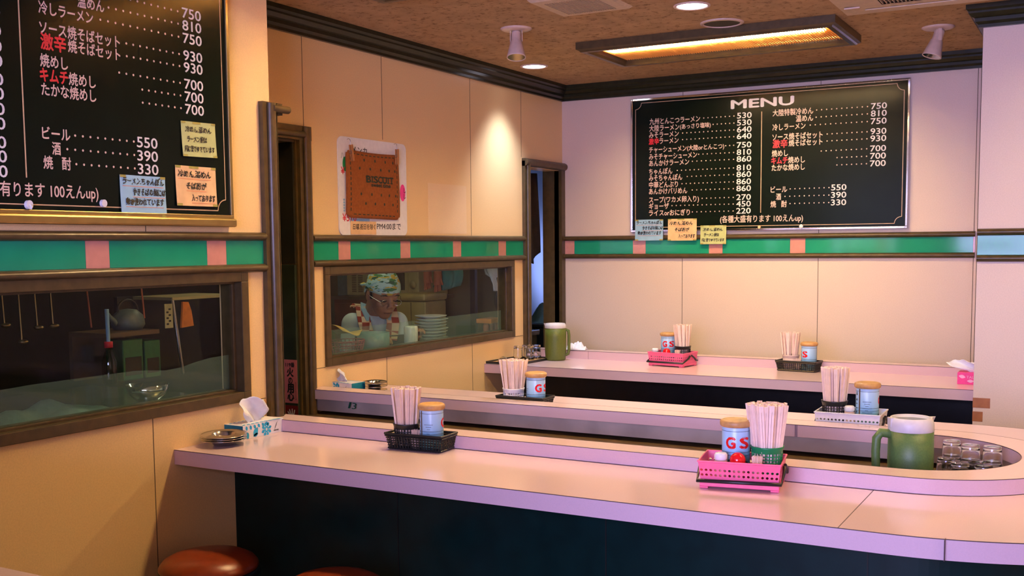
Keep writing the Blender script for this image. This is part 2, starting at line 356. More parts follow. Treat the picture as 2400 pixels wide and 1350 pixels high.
# text: the built-in font turned into flat printed letters
_tc = {}
def glyphs(body, bold=0):
    key = (body, bold)
    if key not in _tc:
        cu = bpy.data.curves.new('txt', 'FONT'); cu.body = body; cu.resolution_u = 3; cu.offset = 0.0
        ob = bpy.data.objects.new('txt', cu); C.objects.link(ob)
        dg = bpy.context.evaluated_depsgraph_get(); dg.update()
        me = bpy.data.meshes.new_from_object(ob.evaluated_get(dg))
        _tc[key] = ([tuple(v.co) for v in me.vertices], [tuple(p.vertices) for p in me.polygons])
        bpy.data.objects.remove(ob); bpy.data.curves.remove(cu); bpy.data.meshes.remove(me)
    return _tc[key]
def text(mb, body, u0, u1, v0, v1, fn, m=0, bold=0.0, slant=0.0, em=False, jit=0.0):
    """letters stretched into the box u0..u1, v0..v1; em: v0..v1 is the full character cell instead of the ink.
    bold thickens the strokes by printing the letters again a hair to each side"""
    vs, fs = glyphs(body)
    if not vs: return
    xs = [v[0] for v in vs]; ys = [v[1] for v in vs]
    xa, xb = min(xs), max(xs); ya, yb = (-0.08, 0.80) if em else (min(ys), max(ys))
    sx = (u1 - u0) / (xb - xa); sy = (v1 - v0) / (yb - ya)
    for k, (dx, dy) in enumerate(((0, 0),) if bold <= 0 else ((-bold, 0), (bold, 0), (0, bold), (0, -bold))):
        out = []
        for x, y, z in vs:
            u = u0 + (x + dx - xa) * sx; v = v0 + (y + dy - ya) * sy
            if slant: u += (v - v0) * slant
            if jit: v += jit * math.sin(u * 170 + v0 * 900); u += jit * math.sin(v * 230)
            out.append(fn(u, v, 0.00012 * k))
        mb.add(out, fs, m)

# ------------------------------------------------------------------ the room
XN, ZC = 0.363, 2.345
ZB0, ZB1 = 1.3317, 1.4149           # the green band
def wall_rect(mb, fn, u0, u1, v0, v1, t, holes=(), m=0):
    """a wall slab with rectangular holes; fn(u, v, w), w in 0..-t"""
    us = sorted({u0, u1, *[h[0] for h in holes], *[h[1] for h in holes]}); vs = sorted({v0, v1, *[h[2] for h in holes], *[h[3] for h in holes]})
    for a, b in zip(us, us[1:]):
        for c, d in zip(vs, vs[1:]):
            if any(h[0] <= (a + b) / 2 <= h[1] and h[2] <= (c + d) / 2 <= h[3] for h in holes): continue
            P = [fn(u, v, w) for u in (a, b) for v in (c, d) for w in (0, -t)]
            mb.add(P, [(0, 1, 3, 2), (4, 6, 7, 5), (0, 4, 5, 1), (2, 3, 7, 6), (0, 2, 6, 4), (1, 5, 7, 3)], m)
fx = lambda x0: (lambda u, v, w: (x0 + w, u, v))       # plane x = x0 facing +x, u = y
fy = lambda y0: (lambda u, v, w: (u, y0 - w, v))       # plane y = y0 facing -y, u = x
def seam(mb, fn, a, b, c, d, m=1): wall_rect(mb, lambda u, v, w: fn(u, v, w + 0.0006), a, b, c, d, 0.0008, (), m)
W1 = (-5.0, -3.172, 0.864, 1.309)   # serving window in the near wall (outer frame)
W2 = (-2.31, -0.63, 0.873, 1.305)   # serving window in the far wall
b = MB(); wall_rect(b, fx(XN), -5.6, -3.03, 0, ZC, 0.12, [(W1[0] + .004, W1[1] - .004, W1[2] + .004, W1[3] - .004)])
for y in (-3.603,):
    seam(b, fx(XN), y - .0013, y + .0013, 0, W1[2]); seam(b, fx(XN), y - .0013, y + .0013, 1.44, 1.476)
seam(b, fx(XN), -3.172, -3.09, 0.8595, 0.862)
b.box(-0.10, XN - 0.12, -3.05, -3.02, 1.86, ZC)
struct(b.build('wall_left', ['wall', 'seam']))
b = MB(); D1 = (-3.02, -2.47, 0, 1.86); D2 = (-0.462, -0.045, 0, 1.838)
wall_rect(b, fx(0), -3.02, 0.0, 0, ZC, 0.10, [(W2[0] + .004, W2[1] - .004, W2[2] + .004, W2[3] - .004), D1, D2])
for y, z0, z1 in ((-2.415, 1.89, 2.3), (-1.859, 1.88, 2.3), (-1.859, 0, .873), (-1.08, 1.44, 2.3), (-1.085, 0, .873), (-.524, 1.89, 2.3)):
    seam(b, fx(0), y - .0015, y + .0015, z0, z1)
seam(b, fx(0), -1.487, -1.128, 1.452, 1.70, 2); seam(b, fx(0), -2.385, -2.31, .870, .8725); seam(b, fx(0), -.63, -.52, .870, .8725)
struct(b.build('wall_left_recess', ['wall', 'seam', 'wall_pale']))
b = MB(); wall_rect(b, fy(0), -0.12, 4.8, 0, ZC, 0.1)
for x in (0.775, 1.556, 2.338):
    seam(b, fy(0), x - .0015, x + .0015, 0, 1.31); seam(b, fy(0), x - .0015, x + .0015, 1.44, 2.27)
seam(b, fy(0), 2.352, 2.355, 0, 2.27)
struct(b.build('wall_back', ['wall_menu', 'seam']))
b = MB(); b.box(2.466, 4.8, -1.1, 0.0, 0, ZC)
struct(b.build('wall_right_column', ['wall_menu']))
b = MB(); b.box(XN, 1.75, -5.36, -5.30, 0, 1.28); struct(b.build('wall_added_shade', 'brown'))  # unseen partition added to keep daylight off the lower near wall
b = MB(); b.box(4.8, 4.9, -8.2, 0.1, 0, ZC); struct(b.build('wall_right', 'wall'))
b = MB(); wall_rect(b, lambda u, v, w: (u, -7.3 - w * -1, v), -0.8, 4.9, 0, ZC, -0.1, [(1.38, 3.52, 0.78, 2.12), (-0.15, 0.75, 0.05, 2.2)])
struct(b.build('wall_front', 'wall'))
b = MB(); b.box(-0.9, -0.8, -8.2, -5.6, 0, ZC); b.box(-0.8, XN, -5.7, -5.6, 0, ZC); struct(b.build('wall_left_entrance', 'wall'))
b = MB(); b.box(-3.2, 5.0, -8.3, 3.0, -0.1, 0); struct(b.build('floor', 'floor'))
b = MB(); b.box(-3.2, 5.0, -8.3, 3.0, ZC, ZC + 0.1); struct(b.build('ceiling', 'ceiling'))
b = MB(); b.box(-2.3, -2.2, -5.7, 3.0, 0, ZC); b.box(-2.3, 0.2, 2.5, 2.6, 0, ZC); b.box(-2.3, XN - .12, -5.7, -5.6, 0, ZC); b.box(0.05, 0.15, 0.1, 2.6, 0, ZC)
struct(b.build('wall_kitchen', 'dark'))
# crown moulding, profile (out, down)
CROWN = [(0, 0), (0.062, 0), (0.062, -.018), (0.052, -.026), (0.052, -.034), (0.040, -.048), (0.030, -.052), (0.030, -.066), (0.018, -.076), (0.018, -.088), (0, -.088)]
def crown(name, fn, a, bb, bev=0):
    m = MB(); n = len(CROWN)
    for k in range(n):
        p, q = CROWN[k], CROWN[(k + 1) % n]
        m.quad(fn(a + bev * p[0], p), fn(bb - (bev if bev else 0) * p[0], p), fn(bb - bev * q[0], q), fn(a + bev * q[0], q))
    m.add([fn(a + bev * p[0], p) for p in CROWN], [list(range(n))]); m.add([fn(bb - bev * p[0], p) for p in CROWN], [list(range(n))])
    return struct(m.build(name, 'crown'))
crown('trim_1', lambda t, p: (p[0], t, ZC + p[1]), -3.03, 0.0)
crown('trim_2', lambda t, p: (t, -p[0], ZC + p[1]), 0.0, 2.466)
crown('trim_3', lambda t, p: (XN + p[0], t, ZC + p[1]), -5.6, -3.03)
m = MB(); n = len(CROWN)
for k in range(n):
    p, q = CROWN[k], CROWN[(k + 1) % n]
    m.quad((2.466 - p[0], -1.1 - p[0], ZC + p[1]), (4.8, -1.1 - p[0], ZC + p[1]), (4.8, -1.1 - q[0], ZC + q[1]), (2.466 - q[0], -1.1 - q[0], ZC + q[1]))
    m.quad((2.466 - p[0], -1.1 - p[0], ZC + p[1]), (2.466 - p[0], 0, ZC + p[1]), (2.466 - q[0], 0, ZC + q[1]), (2.466 - q[0], -1.1 - q[0], ZC + q[1]))
struct(m.build('trim_4', 'crown'))
# green band with pink tiles between two round rails
def rail(mb, fn, a, b, zc, r=0.0145):
    mb.prism([(0.004 + r * math.sin(PI * i / 10) * 1.5, zc - r * math.cos(PI * i / 10)) for i in range(11)], lambda p, q, t: fn(t, q, p), a, b, 0, True)
def band(num, fn, a, b, pinks, cap0=0.0, cap1=0.0):
    mb = MB(); rail(mb, fn, a, b, 1.4275); rail(mb, fn, a, b, 1.3195)
    struct(mb.build('trim_%d' % num, 'brown'))
    g = MB(); us = [a]
    for p in pinks: us += list(p)
    us.append(b)
    for i, (p, q) in enumerate(zip(us, us[1:])):
        if q - p < 1e-4: continue
        wall_rect(g, lambda u, v, w: fn(u, v, w + 0.005), p + .0006, q - .0006, ZB0, ZB1, 0.004, (), i % 2)
        wall_rect(g, lambda u, v, w: fn(u, v, w + 0.0035), q - .0006, q + .0006, ZB0, ZB1, 0.003, (), 2)
    struct(g.build('trim_%d' % (num + 1), ['green', 'pinktile', 'brown']))
band(5, fx(XN), -5.6, -3.085, [(-5.25, -5.16), (-4.78, -4.69), (-4.31, -4.22), (-3.832, -3.747), (-3.354, -3.266)])
band(7, fx(0), -2.39, -0.517, [(-2.207, -2.122), (-1.738, -1.656), (-1.271, -1.192), (-.802, -.718)])
band(9, fy(0), 0.0, 2.345, [(0.002, .083), (.468, .549), (.937, 1.018), (1.402, 1.486), (2.336, 2.345)])
band(11, fy(-1.1), 2.466, 4.8, [(3.2, 3.28), (3.67, 3.75)])
# window frames with panes
def window(num, x0, w, film0, film1, gap=None):
    root = struct(bpy.data.objects.new('window_%d' % num, None)); C.objects.link(root)
    y0, y1, z0, z1 = w; f = MB(); t = 0.034
    fn = lambda u, v, ww: (x0 + 0.012 + ww, u, v)
    wall_rect(f, fn, y0, y1, z0, z1, 0.06, [(y0 + t, y1 - t, z0 + t, z1 - t)])
    fn2 = lambda u, v, ww: (x0 - 0.02 + ww, u, v)
    wall_rect(f, fn2, y0 + t - .001, y1 - t + .001, z0 + t - .001, z1 - t + .001, 0.055, [(y0 + t + .012, y1 - t - .012, z0 + t + .008, z1 - t - .008)])
    f.build('window_frame', 'brown', root, bevel=0.002)
    g = MB(); g.box(x0 - .034, x0 - .030, y0 + t, y1 - t, z0 + t, z1 - t); g.build('glass_pane', 'glass', root)
    return root
window(1, XN, W1, 0, 0); window(2, 0.0, W2, 0, 0)
def film(label, x, pts_top, y0, y1, zb):
    mb = MB(); n = len(pts_top)
    top = [(x, y, z) for y, z in pts_top]; bot = [(x, y, zb) for y, z in pts_top]
    mb.add(top + bot, [(i, i + 1, n + i + 1, n + i) for i in range(n - 1)])
    o = mb.build('privacy_film', 'film'); return tag(o, label, 'film')
film('milky film strip across the bottom of the near serving window, curling edge', XN - .046, [(-4.96, 1.012), (-4.1, 1.008), (-4.0, 1.012), (-3.7, 1.012), (-3.62, 1.012), (-3.5, 1.000), (-3.44, 1.003), (-3.36, 1.016), (-3.3, 1.022), (-3.214, 1.024)], 0, 0, W1[2] + .036)
film('milky film strip on the glass below the cook with bandana', -.042, [(-2.27, 1.024), (-1.56, 1.024)], 0, 0, W2[2] + .036)
film('milky film strip on the glass in front of the stacked plates', -.042, [(-1.52, 1.024), (-.70, 1.026)], 0, 0, W2[2] + .036)
# door casings
def casing(mb, fn, u0, u1, z0, z1, flip=1):
    """upright casing with a rounded bead"""
    w = u1 - u0
    wall_rect(mb, lambda u, v, ww: fn(u, v, ww + 0.02), u0, u1, z0, z1, 0.035)
    uc = u0 + w * 0.55; r = w * 0.27
    mb.prism([(uc + r * math.cos(PI * i / 10), 0.02 + r * math.sin(PI * i / 10)) for i in range(11)], lambda p, q, t: fn(p, t, q), z0, z1 - .004, 0, True)
d = struct(bpy.data.objects.new('door_1', None)); C.objects.link(d)
mb = MB(); casing(mb, fx(XN), -3.086, -3.015, 0, 1.893)
mb.box(XN - .125, XN + .02, -3.03, -3.012, 0, 1.893)
mb.prism([(1.872 + .013 * math.sin(2 * PI * i / 14), XN + .03 + .015 * math.cos(2 * PI * i / 14)) for i in range(14)], lambda p, q, t: (q, t, p), -3.05, -2.967, 0, True)
mb.box(XN - .12, XN + .02, -3.02, -2.985, 1.853, 1.893)
mb.build('door_frame', 'brown', d)
mb = MB(); casing(mb, fx(0), -2.466, -2.392, 0, 1.888)
wall_rect(mb, lambda u, v, ww: (0.022 + ww, u, v), -3.02, -2.392, 1.83, 1.888, 0.035)
mb.prism([(1.853 + .014 * math.cos(PI * i / 10), 0.022 + .014 * math.sin(PI * i / 10)) for i in range(11)], lambda p, q, t: (q, t, p), -3.02, -2.42, 0, True)
mb.box(-.10, 0, -3.02, -2.466, 1.82, 1.85); mb.box(-.004, .004, -2.476, -2.464, 0, 1.85)
mb.build('door_frame', 'brown', d)
mb = MB(); mb.box(-.125, -.004, -2.486, -2.4705, 1.321, 1.82); mb.build('jamb_shade', 'dark', d)  # black box painted in for the unlit opening above the green board
d = struct(bpy.data.objects.new('door_2', None)); C.objects.link(d)
mb = MB(); casing(mb, fx(0), -.517, -.455, 0, 1.87)
wall_rect(mb, lambda u, v, ww: (0.022 + ww, u, v), -.517, -.002, 1.84, 1.884, 0.035)
mb.prism([(1.862 + .02 * math.cos(PI * i / 10), 0.022 + .016 * math.sin(PI * i / 10)) for i in range(11)], lambda p, q, t: (q, t, p), -.517, -.002, 0, True)
wall_rect(mb, lambda u, v, ww: (0.02 + ww, u, v), -.05, -.002, 0, 1.84, 0.05)
mb.box(-.11, 0, -.05, -.0, 0, 1.84); mb.box(-.11, 0, -.48, -.455, 0, 1.84)
mb.build('door_frame', 'brown', d)

# ------------------------------------------------------------------ counters
ZT, ZL = 0.75, 0.792
YM = -2.715
def u_loop(x0, cx, r, n=72, p=2.0):
    """U outline: from (x0, YM-r) round the end at cx and back to (x0, YM+r)"""
    pts = [(x0, YM - r)]
    for i in range(n + 1):
        a = -PI / 2 + PI * i / n; pts.append((cx + r * math.cos(a), YM + r * math.sin(a)))
    pts.append((x0, YM + r)); return pts
def u_slab(mb, outer, inner, z0, z1, mt=0, ms=0):
    n = len(outer)
    for k in range(n - 1):
        a, b2, c, d2 = outer[k], outer[k + 1], inner[k + 1], inner[k]
        mb.quad((*a, z1), (*b2, z1), (*c, z1), (*d2, z1), mt); mb.quad((*a, z0), (*b2, z0), (*c, z0), (*d2, z0), ms)
        for p, q in ((a, b2), (d2, c)):
            mb.add([(*p, z0), (*q, z0), (*q, z1), (*p, z1)], [(0, 1, 2, 3)], ms, True)
    for k in (0, n - 1):
        a, d2 = outer[k], inner[k]; mb.quad((*a, z0), (*d2, z0), (*d2, z1), (*a, z1), ms)
def flat_x(pts, xa, xb):
    """the near arm starts at the near wall, the far arm at the far wall"""
    h = len(pts) // 2
    return [((xa if p[0] < 0.6 else p[0]) if i < h else (xb if p[0] < 0.6 else p[0]), p[1]) for i, p in enumerate(pts)]
XA, XB = XN + .001, 0.001
ctr = thing('bar_counter', 'pink laminate U-shaped counter with raised ledge round the serving gap, cans and chopsticks on it', 'counter', (1.4, YM, 0))
O_, L0, L1 = [flat_x(u_loop(.5, cx, r), XA, XB) for cx, r in ((2.53, .806), (2.50, .387), (2.47, .285))]
mb = MB(); u_slab(mb, O_, L0, 0.703, ZT, 0, 1)
mb.build('worktop', ['top', 'edge'], ctr, world=True)
mb = MB(); u_slab(mb, [(p[0] + (.0006 if p[0] > .6 else 0), p[1]) for p in flat_x(u_loop(.5, 2.53, .8064), XA, XB)], flat_x(u_loop(.5, 2.53, .805), XA, XB), ZT - .0016, ZT + .0003, 0, 0)
for x, y0, y1 in ((2.105, -3.5215, -3.5205), (2.66, -3.515, -3.5125)):
    pass
mb.box(2.435, 2.437, -3.52, -3.10, ZT - .001, ZT + .0004)
mb.box(2.66, 2.6615, -3.5225, -3.50, .704, ZT)
mb.build('worktop_joint', 'joint', ctr, world=True)
mb = MB(); u_slab(mb, L0, L1, 0.7515, ZL, 0, 1); mb.build('ledge', ['top', 'edge'], ctr, world=True)
mb = MB(); u_slab(mb, [(p[0], p[1]) for p in flat_x(u_loop(.5, 2.50, .3874), XA, XB)], flat_x(u_loop(.5, 2.50, .3862), XA, XB), ZL - .0014, ZL + .0003)
u_slab(mb, flat_x(u_loop(.5, 2.47, .2862), XA, XB), flat_x(u_loop(.5, 2.47, .2846), XA, XB), ZL - .0014, ZL + .0003)
for x in (2.06, 2.665 - .6): mb.box(x, x + .0012, -2.4318, -2.43, .7515, ZL)
mb.build('ledge_joint', 'joint', ctr, world=True)
P0, P1 = flat_x(u_loop(.5, 2.50, .54), XA, XB), flat_x(u_loop(.5, 2.50, .50), XA, XB)
mb = MB(); u_slab(mb, P0, P1, 0.0, 0.703, 0, 0)
for x in (1.04, 1.747, 2.453): mb.box(x - .0015, x + .0015, -3.2565, -3.254, 0.05, 0.703, 1)
mb.build('front_panel', ['panel', 'panelb'], ctr, world=True)
I0, I1 = flat_x(u_loop(.5, 2.47, .325), XA, XB), flat_x(u_loop(.5, 2.47, .305), XA, XB)
mb = MB(); u_slab(mb, I0, I1, 0.70, 0.7515); mb.build('inner_apron', 'inner', ctr, world=True)
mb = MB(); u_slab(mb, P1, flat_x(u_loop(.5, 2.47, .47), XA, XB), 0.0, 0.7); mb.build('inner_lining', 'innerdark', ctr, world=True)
J1 = flat_x(u_loop(.5, 2.47, .12), XA, XB)
mb = MB(); u_slab(mb, flat_x(u_loop(.5, 2.47, .49), XA, XB), flat_x(u_loop(.5, 2.47, .20), XA, XB), 0.665, 0.685)
mb.box(2.2, 2.70, YM - .21, YM + .21, 0.6655, 0.6845)
mb.build('inner_shelf', 'innerdark', ctr, world=True)
mb = MB(); fn = lambda u, v, w: (u, -2.4215 - .0008, v)
text(mb, '1', .205, .215, .722, .748, fn, 0, 0.0, .35); text(mb, '3', .224, .246, .72, .746, fn, 0, 0.0, .2)
mb.build('pen_marking', 'inkgreen', ctr, world=True)
# far counter
fc = thing('wall_counter', 'straight pink counter in front of the wall with the black menu', 'counter', (1.2, -.74, 0))
mb = MB(); mb.box(0.001, 2.62, -.963, -.51, .703, ZT); 
for f_ in range(len(mb.m)): mb.m[f_] = 0 if f_ in (5,) else 1
mb.build('worktop', ['top', 'edge'], fc, world=True)
mb = MB(); mb.box(0.001, 2.62, -.51, -.42, .703, .795); mb.m = [1, 1, 1, 1, 1, 0]; mb.build('ledge', ['top', 'edge'], fc, world=True)
mb = MB(); mb.box(.001, 2.62, -.9634, -.962, ZT - .0014, ZT + .0003); mb.box(.001, 2.62, -.5105, -.509, .7936, .7953); mb.box(.41, .411, -.5108, -.5098, .75, .795); mb.build('joint', 'joint', fc, world=True)
mb = MB(); mb.box(0.001, 2.62, -.66, -.62, 0, .703); mb.build('front_panel', 'panelb', fc, world=True)

# ------------------------------------------------------------------ menu boards
_zx = [0, 200, 570, 945, 1103, 1470, 1805, 1940, 2120]; _wx = [.402, .574, .88, 1.177, 1.297, 1.569, 1.804, 1.898, 2.02]
def bu(x):
    for i in range(len(_zx) - 1):
        if x <= _zx[i + 1] or i == len(_zx) - 2:
            return _wx[i] + (x - _zx[i]) / (_zx[i + 1] - _zx[i]) * (_wx[i + 1] - _wx[i]) - .457
LEFT = [(2.100, [('九州とんこつラーメン', 200, 570, 0, 1)], 598, '530'), (2.061, [('大陸ラーメン', 198, 420, 0, 1), ('(あっさり塩味)', 426, 650, 0, .82)], 668, '530'),
    (2.023, [('みそラーメン', 197, 416, 0, 1)], 445, '640'), (1.986, [('激辛', 195, 270, 1, 1), ('ラーメン', 274, 415, 0, 1)], 445, '640'),
    (1.938, [('チャーシューメン', 197, 473, 0, 1), ('(大陸orとんこつ)', 478, 750, 0, .85)], 762, '750'), (1.898, [('みそチャーシューメン', 197, 550, 0, 1)], 562, '810'),
    (1.860, [('あんかけラーメン', 197, 493, 0, 1)], 517, '860'), (1.812, [('ちゃんぽん', 197, 370, 0, 1)], 407, '810'), (1.775, [('みそちゃんぽん', 197, 443, 0, 1)], 480, '860'),
    (1.735, [('中華どんぶり', 197, 412, 0, 1)], 442, '860'), (1.697, [('あんかけバリめん', 197, 480, 0, 1)], 517, '860'),
    (1.648, [('スープ(ワカメ卵入り)', 197, 565, 0, 1)], 590, '270'), (1.611, [('ギョーザ', 197, 345, 0, 1)], 369, '450'), (1.572, [('ライスorおにぎり', 197, 500, 0, 1)], 519, '220')]
RIGHT = [(2.102, [('大陸特製冷めん', 1103, 1400, 0, 1)], 1425, '750'), (2.064, [('温めん', 1275, 1400, 0, 1)], 1422, '810'), (2.024, [('冷しラーメン', 1103, 1345, 0, 1)], 1380, '750'),
    (1.971, [('ソース焼そばセット', 1103, 1470, 0, 1)], 1505, '930'), (1.934, [('激辛', 1106, 1215, 1, 1.25), ('焼そばセット', 1225, 1470, 0, 1)], 1505, '930'),
    (1.882, [('焼めし', 1100, 1220, 0, 1)], 1462, '700'), (1.843, [('キムチ', 1097, 1218, 1, 1.1), ('焼めし', 1222, 1345, 0, 1)], 1582, '700'), (1.804, [('たかな焼めし', 1100, 1345, 0, 1)], 1582, '700'),
    (1.685, [('ビール', 1095, 1217, 0, 1)], 1240, '550'), (1.645, [('酒', 1135, 1172, 0, 1)], 1202, '390'), (1.605, [('焼', 1095, 1135, 0, 1), ('酎', 1176, 1215, 0, 1)], 1240, '330')]
BW, BH, ZB = 1.557, .774, 1.461
def menu_board(fn, label, frame_mat):
    root = thing('menu_board', label, 'menu board', fn(BW / 2, ZB, 0))
    f = MB(); t = .012
    wall_rect(f, lambda u, v, w: fn(u, v, w + .026), 0, BW, ZB, ZB + BH, .026, [(t, BW - t, ZB + t, ZB + BH - t)])
    f.build('frame', frame_mat, root, world=True, bevel=.002)
    f = MB(); wall_rect(f, lambda u, v, w: fn(u, v, w + .018), t * .8, BW - t * .8, ZB + t * .8, ZB + BH - t * .8, .016)
    f.build('panel', 'board', root, world=True)
    q = lambda u, v, w: fn(u, v, .0187 + w)
    G = MB()
    for rows, px0, px1, de in ((LEFT, 843, 947, 820), (RIGHT, 1826, 1940, 1800)):
        for i, (z, parts, d0, price) in enumerate(rows):
            beer = rows is RIGHT and i >= 8
            a, b2, dd = (1542, 1655, 1525) if beer else (px0, px1, de)
            L = MB()
            for s_, x0, x1, red, k in parts:
                text(L, s_, bu(x0), bu(x1), z - .0185 * k, z + .0155 * k, q, red, 0.018 if not red else .03, em=True)
            text(L, price, bu(a), bu(b2), z - .0155, z + .0155, q, 2, .012)
            n = max(2, int(round((bu(dd) - bu(d0)) / .0262)) + 1)
            for k in range(n):
                u = bu(d0) + (bu(dd) - bu(d0)) * k / (n - 1)
                L.add([q(u + .0036 * math.cos(PI / 3 * j), z + .0036 * math.sin(PI / 3 * j), 0) for j in range(6)], [list(range(6))])
            L.build('menu_line', ['letter', 'redink', 'price'], root, world=True)
    L = MB(); text(L, 'MENU', 1.063 - .457, 1.41 - .457, 2.140, 2.186, q, 0, .03); L.build('heading', 'price', root, world=True)
    L = MB(); text(L, '(各種大盛有ります 100えんup)', 1.003 - .457, 1.47 - .457, 1.507, 1.545, q, 0, .014, em=True); L.build('footnote', 'letter', root, world=True)
    x = 1.2355 - .457
    G.quad(q(x - .002, 1.559, 0), q(x + .002, 1.559, 0), q(x + .002, 2.114, 0), q(x - .002, 2.114, 0))
    x0, x1, z0, z1, r, w = .486 - .457, 1.984 - .457, 1.487, 2.21, .036, .0016
    path = []
    for cx, cz, a0 in ((x0, z0, 90), (x1, z0, 180), (x1, z1, 270), (x0, z1, 0)):
        for i in range(9):
            a = R(a0 - 90 * i / 8); path.append((cx + r * math.cos(a), cz + r * math.sin(a)))
    n = len(path)
    for k in range(n):
        a, c = Vector((*path[k], 0)), Vector((*path[(k + 1) % n], 0)); dv = (c - a).normalized(); nv = Vector((-dv.y, dv.x, 0)) * w
        G.quad(q(a.x + nv.x, a.y + nv.y, 0), q(c.x + nv.x, c.y + nv.y, 0), q(c.x - nv.x, c.y - nv.y, 0), q(a.x - nv.x, a.y - nv.y, 0))
    G.build('border_line', 'gold', root, world=True)
    return root
fb = lambda u, v, w: (.461 + u, -w, v)
fl = lambda u, v, w: (XN + w, -4.803 + u, v)
flb = lambda u, v, w: (XN + w, -4.803 + u, v + .025)
menu_board(fb, 'framed black menu board headed MENU on the wall behind the straight counter', 'chrome')
lb_ = menu_board(flb, 'large black menu board cut off by the picture edge, above the near serving window', 'brass')
mb = MB(); mb.box(XN + .002, XN + .034, -4.81, -4.803 + BW + .006, 1.459, 1.4865); mb.build('bottom_rail', 'brass', lb_, world=True, bevel=.006)
NOTES = {'blue': (['ラーメン.ちゃんぽん', 'やきそばの麺には', '卵が使われています'], [(.05, .95), (.26, .98), (.10, .93)], 'nblue', [.86, .60, .36]),
         'orange': (['冷めん.温めん', 'そば粉が', '入っております'], [(.05, .86), (.24, .74), (.36, .94)], 'norange', [.80, .50, .20]),
         'green': (['冷めん.温めん', 'ラーメン類は', '同じ釜でゆでています'], [(.10, .86), (.14, .72), (.05, .92)], 'ngreen', [.78, .50, .22])}
def note(kind, fn, u0, u1, v0, v1, label, depth=.0205, tilt=0.0):
    lines, ext, mm, vs = NOTES[kind]
    root = thing('paper_note', label, 'paper note', fn((u0 + u1) / 2, v0, depth))
    w, h = u1 - u0, v1 - v0
    cur = lambda s, t: depth + .004 * (1 - t) ** 2 + .0012 * math.sin(s * 9)
    P = lambda s, t, o=0: fn(u0 + w * s + tilt * h * (t - .5), v0 + h * t - tilt * w * (s - .5), cur(s, t) + o)
    mb = MB(); n = 8
    g = [P(i / n, j / n) for j in range(n + 1) for i in range(n + 1)]; g2 = [P(i / n, j / n, -.0006) for j in range(n + 1) for i in range(n + 1)]
    for gg in (g, g2): mb.add(gg, [(j * (n + 1) + i, j * (n + 1) + i + 1, (j + 1) * (n + 1) + i + 1, (j + 1) * (n + 1) + i) for j in range(n) for i in range(n)], 0, True)
    mb.build('sheet', mm, root, world=True)
    mb = MB()
    for s_, (a, b2), c in zip(lines, ext, vs):
        text(mb, s_, a, b2, c - .085, c + .085, lambda s, t, w_: P(s, t, .0008 + w_), 0, .012, .08 , em=True, jit=.012)
    mb.build('handwriting', 'ink', root, world=True)
    if kind != 'green':
        mb = MB()
        for (a, b2), c in zip(ext, vs): mb.quad(P(a, c - .13, .0007), P(b2, c - .135, .0007), P(b2, c - .122, .0007), P(a, c - .117, .0007))
        mb.build('underline', 'orange_line', root, world=True)
    k = .12
    for s, t in ((0, 1), (.45, 1), (1, 1), (0, 0), (1, 0)) if kind != 'blue' else ((0, 1), (1, 1), (0, 0), (1, 0)):
        a, b2 = max(0, s - k), min(1, s + k); c, e = max(0, t - .06), min(1, t + .06)
        mb = MB(); mb.quad(P(a, c, .0011), P(b2, c, .0011), P(b2, e, .0011), P(a, e, .0011))
        mb.build('tape', 'tape', root, world=True)
ub = lambda x: x - .461
note('blue', fb, ub(.492), ub(.667), 1.411, 1.533, 'pale blue handwritten note taped under the framed MENU board', .027)
note('orange', fb, ub(.697), ub(.871), 1.409, 1.534, 'orange handwritten note taped under the framed MENU board', .027)
note('green', fb, ub(.894), ub(1.046), 1.387, 1.493, 'yellow-green handwritten note taped under the framed MENU board', .027)
ul = lambda y: y + 4.803
note('green', fl, ul(-3.463), ul(-3.316), 1.681, 1.791, 'yellow-green handwritten note on the cut-off menu board, topmost of three', .0205, -.02)
note('orange', fl, ul(-3.494), ul(-3.321), 1.524, 1.650, 'orange handwritten note on the cut-off menu board near its corner', .0205)
note('blue', fl, ul(-3.712), ul(-3.538), 1.486, 1.609, 'pale blue handwritten note on the cut-off menu board beside the small white peg', .0205)
def peg(fn, u, v, mm, label, r=.011, hook=False):
    mb = MB(); n = 14
    mb.prism([(u + r * .85 * math.cos(2 * PI * i / n), v + r * math.sin(2 * PI * i / n)) for i in range(n)], lambda p, q, t: fn(p, q, t), .0187, .030, 0)
    if hook: mb.tube([fn(u, v, .03), fn(u, v - .006, .037), fn(u, v - .012, .034)], .0022)
    o = mb.build('wall_peg', mm, bevel=.003); tag(o, label, 'peg')
peg(fb, ub(1.235), 1.479, 'norange', 'small orange-brown peg on the lower edge of the framed MENU board', .009)
peg(fb, ub(1.467), 1.479, 'white', 'round white peg on the lower edge of the framed MENU board', .012, True)
peg(fl, ul(-4.026), 1.511, 'white', 'white hook peg on the cut-off menu board, below the 100 yen line', .012, True)
peg(fl, ul(-3.778), 1.522, 'white', 'small white peg on the cut-off menu board, beside the blue note', .011)
